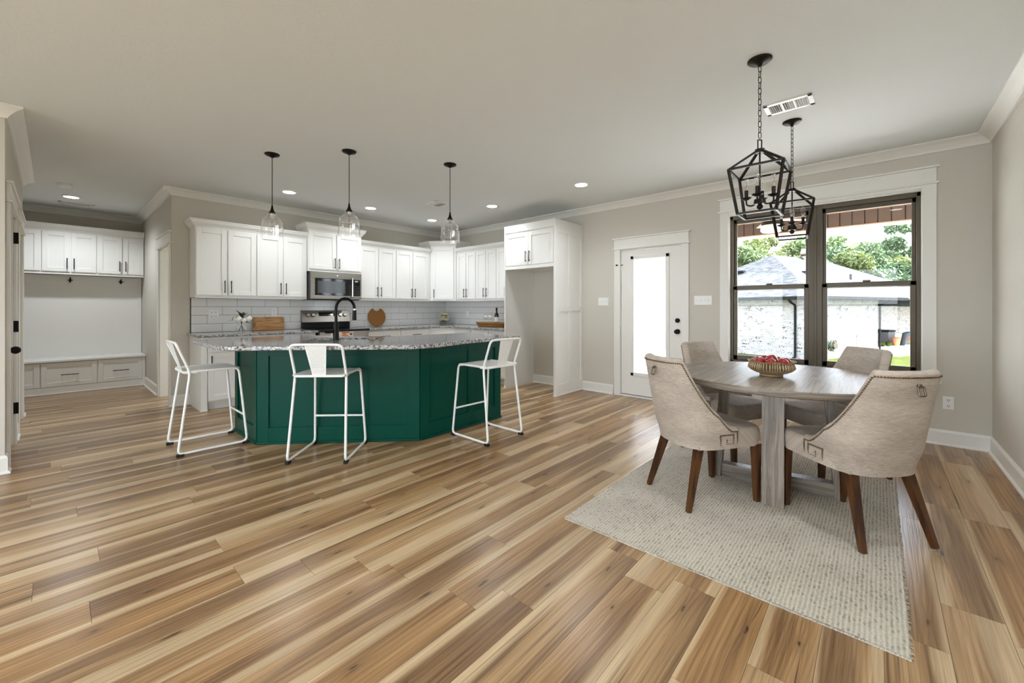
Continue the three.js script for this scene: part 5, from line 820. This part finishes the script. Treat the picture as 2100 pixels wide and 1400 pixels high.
{ // neighbour's house: local x runs along the right wall, local z away from its left wall's corner
  const dR = [0.93, 0.3676], t = thing('neighbour_house', 'white brick house with grey shingle hip roof beyond the lawn', 'house', [20.7, -0.93, -2.03], -Math.atan2(dR[1], dR[0])); const e = 2.6, L = 12.5, Dp = 8, rise = 2.45, ov = 0.45;
  const wl = mesh('brick_wall', [span(0, 5.47, 0, e, -Dp, 0), span(5.47, L, 0, e, -Dp, -2.6)].map((g) => boxUV(g, 1 / 2.4)), M.brick, t);
  mesh('soldier_course', [boxUV(span(-0.02, 5.49, e - 0.24, e - 0.02, -Dp, 0.02), 1 / 2.4, true)], M.brick, t);
  // hip roof
  const y0 = e, A = [-ov, y0, ov], B = [L + ov, y0, ov], C = [L + ov, y0, -Dp - ov], D = [-ov, y0, -Dp - ov], R1 = [Dp / 2, y0 + rise, -Dp / 2], R2 = [L - Dp / 2, y0 + rise, -Dp / 2]; const roofF = (pts, u, o) => { const pos = [], uv = []; for (let i = 1; i + 1 < pts.length; i++) for (const q of [pts[0], pts[i], pts[i + 1]]) { pos.push(...q); uv.push(((q[0] - o[0]) * u[0] + (q[2] - o[2]) * u[2]) / 3.2, (q[1] - y0) / 1.5); } const g = new THREE.BufferGeometry(); g.setAttribute('position', new THREE.Float32BufferAttribute(pos, 3)); g.setAttribute('uv', new THREE.Float32BufferAttribute(uv, 2)); g.computeVertexNormals(); return g; };
  for (const [pts, u] of [[[A, B, R2, R1], [1, 0, 0]], [[D, A, R1], [0, 0, 1]], [[B, C, R2], [0, 0, 1]], [[C, D, R1, R2], [1, 0, 0]]]) mesh('roof_slope', [roofF(pts, u, A)], M.shingle, t);
  mesh('soffit', [span(-ov, L + ov, e - 0.03, e, -Dp - ov, ov)], M.gutter, t);
  mesh('wing_wall', [boxUV(span(L, 21, 0, e, -Dp, -2.6), 1 / 2.4)], M.brick, t); { const a = [9, e, ov], b = [21.5, e, ov], c = [21.5, e + 1.35, -4.2], d = [9, e + 1.35, -4.2]; mesh('wing_roof', [roofF([a, b, c, d], [1, 0, 0], a)], M.shingle, t); mesh('wing_soffit', [span(L + ov, 21.5, e - 0.03, e - 0.005, -4.2, ov)], M.gutter, t); }
  mesh('gutter', [rspan(-ov - 0.1, 7.0, e - 0.08, e + 0.06, ov, ov + 0.12, 0.02), rspan(-ov - 0.12, -ov, e - 0.08, e + 0.06, -Dp - ov, ov + 0.12, 0.02)], M.gutter, t);
  for (const [x, z, dx, dz] of [[-0.06, -0.62, -1, 0], [5.5, 0.06, 0, 1]]) mesh('downspout', [tube([[x + dx * 0.42, e - 0.05, z + dz * 0.35], [x + dx * 0.4, e - 0.16, z + dz * 0.32], [x, e - 0.3, z], [x, 0.1, z], [x + dx * 0.2, 0.04, z]], 0.045, false, 8, 0, 0.08)], M.gutter, t);
  const w = mesh('window', [rspan(-0.03, 0.03, 0.85, 2.1, -4.75, -3.85, 0.01)], M.trim, t); mesh('window_glass', [span(-0.035, -0.032, 0.92, 1.44, -4.68, -3.92), span(-0.035, -0.032, 1.5, 2.03, -4.68, -3.92)], phys({ color: lin(104, 140, 122), roughness: 0.08 }), w);
  const w2 = mesh('window', [rspan(5.7, 6.5, 0.95, 2.0, -2.62, -2.56, 0.01)], M.trim, t); mesh('window_glass', [span(5.76, 6.08, 1.0, 1.95, -2.56, -2.555), span(6.12, 6.44, 1.0, 1.95, -2.56, -2.555)], phys({ color: lin(60, 100, 84), roughness: 0.08 }), w2);
  for (const [x, z, up] of [[3.1, -1.8, 0], [3.6, -1.8, 0]]) mesh('roof_vent', [rbox(0.4, 0.12, 0.3, 0.03, x, e + rise * (-z + ov) / (Dp / 2 + ov) + 0.06, z)], M.gutter, t);
  mesh('roof_vent', [rbox(0.3, 0.12, 0.5, 0.03, 2.2, e + rise * (2.2 + ov) / (Dp / 2 + ov) + 0.04, -4.6)], M.gutter, t);
  mesh('vent_pipe', [cyl(0.05, 0.05, 0.6, 2.9, e + rise * 2.2 / (Dp / 2 + ov), -1.6)], M.gutter, t); mesh('vent_pipe', [cyl(0.05, 0.05, 0.5, 6.2, e + rise * 1.9 / (Dp / 2 + ov), -1.4)], M.gutter, t);
  mesh('turbine_vent', [cyl(0.2, 0.2, 0.3, 6.6, e + rise - 0.1, -3.7), new THREE.SphereGeometry(0.27, 14, 10).translate(6.6, e + rise + 0.2, -3.7)], M.pewter, t);
  mesh('porch_post', [span(9.4, 9.55, 0, e, -0.15, 0)], M.soffit, t); mesh('porch_beam', [span(5.47, 21, e - 0.35, e - 0.03, -0.2, 0.05)], M.gutter, t); mesh('patio_slab', [span(5.0, 21, -0.1, 0.08, -2.6, 0.9)], M.concrete, t);
  const put = (name, label, cat, lx, y, lz) => { const o = thing(name, label, cat, [0, 0, 0], t.rotation.y); const v = V(lx, y, lz).applyAxisAngle(V(0, 1, 0), t.rotation.y).add(t.position); o.position.copy(v); return o; };
  { const o = put('hose_reel', 'coiled garden hose on a reel at the brick wall', 'hose', 1.0, 0.62, 0.24); for (let k = 0; k < 4; k++) mesh('hose_coil', [new THREE.TorusGeometry(0.2 + (k % 2) * 0.035, 0.022, 8, 28).translate(0, 0, -0.08 + k * 0.05)], k % 2 ? M.leaf : M.darkGrey, o); mesh('reel', [new THREE.CylinderGeometry(0.15, 0.15, 0.3, 20).rotateX(Math.PI / 2)], M.pewter, o); }
  { const o = put('planter_pot', 'squat stone pot with dry plants at the wall foot', 'planter', 1.9, 0, 0.6); mesh('pot', [lathe([[0, 0.01], [0.16, 0], [0.24, 0.12], [0.26, 0.26], [0.28, 0.3], [0.24, 0.3], [0.2, 0.2], [0, 0.18]], 24)], M.concrete, o); mesh('soil', [cyl(0.22, 0.2, 0.02, 0, 0.25, 0)], M.bark, o); for (let k = 0; k < 9; k++) { const m = mesh('leaf', [leafG(0.2, 0.03)], M.leaf, o); m.position.set(0, 0.26, 0); m.rotation.set(-1.0, k * 0.7, 0, 'YXZ'); } }
  { const o = put('shepherd_hook', 'thin garden crook standing before the brick wall', 'garden hook', 2.35, 0, 0.5); mesh('rod', [tube([[0, 0, 0], [0, 0.95, 0], [0.06, 1.05, 0], [0.15, 1.0, 0], [0.16, 0.92, 0]], 0.01, false, 6, 0, 0.05)], M.gutter, o); }
  const stand = (name, label, cat, px, depth) => { const p = at(px, 700, depth), o = thing(name, label, cat, [p.x, -0.85, p.z], t.rotation.y); return o; };
  { const o = stand('hot_tub', 'dark grey square hot tub on the neighbour patio', 'hot tub', 1813, 23.6); mesh('cabinet', [rspan(-0.4, 0.4, 0, 0.74, -0.35, 0.35, 0.03)], M.darkGrey, o); mesh('lid', [rspan(-0.43, 0.43, 0.74, 0.83, -0.38, 0.38, 0.03)], M.gutter, o); }
  const bush = ['round clipped shrub beside the brick corner', 'round clipped shrub before the middle of the hot tub', 'round clipped shrub at the far end of the hot tub']; [1801.5, 1808.5, 1822].forEach((px, i) => { const o = stand('clipped_shrub', bush[i], 'shrub', px, 22.4); const g = new THREE.IcosahedronGeometry(0.14, 4); const q = g.attributes.position; for (let k = 0; k < q.count; k++) { const s = 1 + 0.12 * (hash(Math.round(q.getX(k) * 900), Math.round(q.getY(k) * 900 + q.getZ(k) * 411), 3) - 0.5); q.setXYZ(k, q.getX(k) * s, q.getY(k) * s + 0.14, q.getZ(k) * s); } g.computeVertexNormals(); mesh('clipped_foliage', [g], M.grass, o); mesh('stem', [cyl(0.03, 0.03, 0.1, 0, 0.03, 0, 8)], M.bark, o); });
  { const o = stand('terracotta_pot', 'tall terracotta pot between hot tub and covered grill', 'pot', 1838, 22.8); mesh('pot', [lathe([[0, 0], [0.13, 0], [0.18, 0.36], [0.2, 0.37], [0.2, 0.44], [0.165, 0.44], [0.15, 0.3], [0, 0.3]], 24)], M.terracotta, o); mesh('soil', [cyl(0.16, 0.16, 0.02, 0, 0.38, 0)], M.bark, o); }
  { const o = stand('covered_grill', 'barbecue grill under a pleated blue-grey cover', 'grill', 1868, 22.9); const g = new THREE.CylinderGeometry(0.45, 0.6, 0.7, 48, 6); const q = g.attributes.position; for (let k = 0; k < q.count; k++) { const a = Math.atan2(q.getZ(k), q.getX(k)), s = 1 + 0.05 * Math.sin(a * 14) * (0.5 - q.getY(k)); q.setX(k, q.getX(k) * s); q.setZ(k, q.getZ(k) * s * 0.7); } g.computeVertexNormals(); mesh('cloth_cover', [g.translate(0, 0.35, 0)], M.cover, o); mesh('lid_bulge', [new THREE.SphereGeometry(0.42, 20, 10, 0, 6.283, 0, 1.57).scale(1, 0.2, 0.68).translate(0, 0.695, 0)], M.cover, o); }
  { const o = stand('flower_planter', 'trough planter of red and yellow flowers on the patio', 'planter', 1876, 21.0); mesh('trough', [rspan(-0.6, 0.6, 0, 0.22, -0.18, 0.18, 0.02)], M.concrete, o); const lf = [], fl = []; for (let k = 0; k < 150; k++) { const q = leafG(0.16, 0.035); q.rotateX(rr(-1.3, 0.3)).rotateY(rr(0, 6.28)).translate(rr(-0.5, 0.5), rr(0.25, 0.45), rr(-0.15, 0.15)); lf.push(q); } mesh('foliage', lf, std({ color: lin(120, 150, 54), roughness: 0.7, side: THREE.DoubleSide }), o).userData.kind = 'stuff'; const red = std({ color: lin(216, 78, 52), roughness: 0.7 }); for (let k = 0; k < 14; k++) mesh('flower', [ball(rr(0.035, 0.06), rr(-0.5, 0.5), rr(0.42, 0.62), rr(-0.12, 0.16), 8, 6)], red, o); }
}
// trees beyond the house: trunk, boughs, and a crown of loose leaf sprays
const leafMats = [lin(84, 104, 52), lin(104, 116, 60), lin(74, 98, 58), lin(116, 124, 72)].map((c) => phys({ color: c, roughness: 0.8, transmission: 0.35, thickness: 0, side: THREE.DoubleSide }));
function treeGeo(h, rx, n, seedN, leafSize, low = 0.2) {
  seedState = seedN; const crown = [], blobs = []; for (let k = 0; k < 26; k++) { const a = rr(0, 6.28), y = rr(low, 0.95), rad = rx * Math.sqrt(rnd()) * (0.35 + 0.75 * Math.sin(Math.PI * Math.min(0.95, (y - low) / (1 - low) * 0.8 + 0.15))); blobs.push([rad * Math.cos(a), h * y, rad * Math.sin(a), rr(0.16, 0.32) * rx]); }
  for (let k = 0; k < n; k++) { const [bx, by, bz, br] = blobs[k % blobs.length]; const th = rr(0, 6.28), ph = Math.acos(rr(-0.7, 1)), q = br * Math.pow(rnd(), 0.35), x = bx + q * Math.sin(ph) * Math.cos(th), y = by + q * Math.cos(ph) * 0.9, z = bz + q * Math.sin(ph) * Math.sin(th); const s = leafSize * rr(0.6, 1.3), e = new THREE.Matrix4().makeRotationFromEuler(new THREE.Euler(rr(0, 6.28), rr(0, 6.28), rr(0, 6.28))); const P = [[-s, 0, 0], [0, 0.2 * s, s * 0.5], [s, 0, 0], [0, -0.1 * s, -s * 0.5]].map((p) => V(...p).applyMatrix4(e).add(V(x, y, z))); for (const i of [0, 1, 2, 0, 2, 3]) crown.push(P[i].x, P[i].y, P[i].z); }
  const g = new THREE.BufferGeometry(); g.setAttribute('position', new THREE.Float32BufferAttribute(crown, 3)); g.computeVertexNormals(); const tr = [bar([0, 0, 0], [0.1, h * 0.75, 0], h * 0.05, h * 0.05, V(1, 0, 0), h * 0.015, h * 0.015), ...blobs.slice(0, 8).map(([x, y, z]) => bar([0.05, y * 0.6, 0], [x * 0.8, y, z * 0.8], h * 0.014, h * 0.014, V(1, 0, 0), 0.03, 0.03))]; return [cleanG(g), merge(tr)];
}
const TG = [treeGeo(8, 3.6, 9000, 11, 0.2), treeGeo(9, 4.0, 9000, 23, 0.22), treeGeo(11, 3.2, 9000, 37, 0.2, 0.12)];
[[1490, 34, 0, 1.05, 0, 'rounded green tree behind the left side of the roof'], [1540, 40, 1, 1.0, 1, 'pale green tree rising behind the roof ridge vent'], [1600, 44, 0, 1.15, 3, 'yellow-green tree behind the roof ridge'], [1660, 42, 1, 1.0, 0, 'green tree behind the window mullion'], [1705, 36, 0, 0.98, 1, 'yellowish tree behind the right roof slope'], [1760, 38, 1, 0.95, 2, 'deep green tree behind the right roof slope'], [1812, 46, 0, 1.05, 3, 'low pale tree in the gap over the patio roof'], [1850, 44, 1, 0.95, 2, 'dark green tree beside the tall one'], [1893, 30, 2, 1.12, 2, 'tall feathery green tree at the edge of the neighbour patio'], [1420, 38, 2, 1.0, 2, 'tall tree seen past the back door'], [1330, 40, 1, 1.0, 0, 'green tree beyond the back door glass']].forEach(([px, d, k, s, m, label], i) => { const p = at(px, 700, d), o = thing('tree', label, 'tree', [p.x, -1.0, p.z], i * 1.7, 'trees beyond the neighbour house'); const c = mesh('crown', TG[k][0], leafMats[m], o); mesh('trunk', TG[k][1], M.bark, o); o.scale.setScalar(s * d / 38 * 0.93); });

renderer.render(scene, camera);
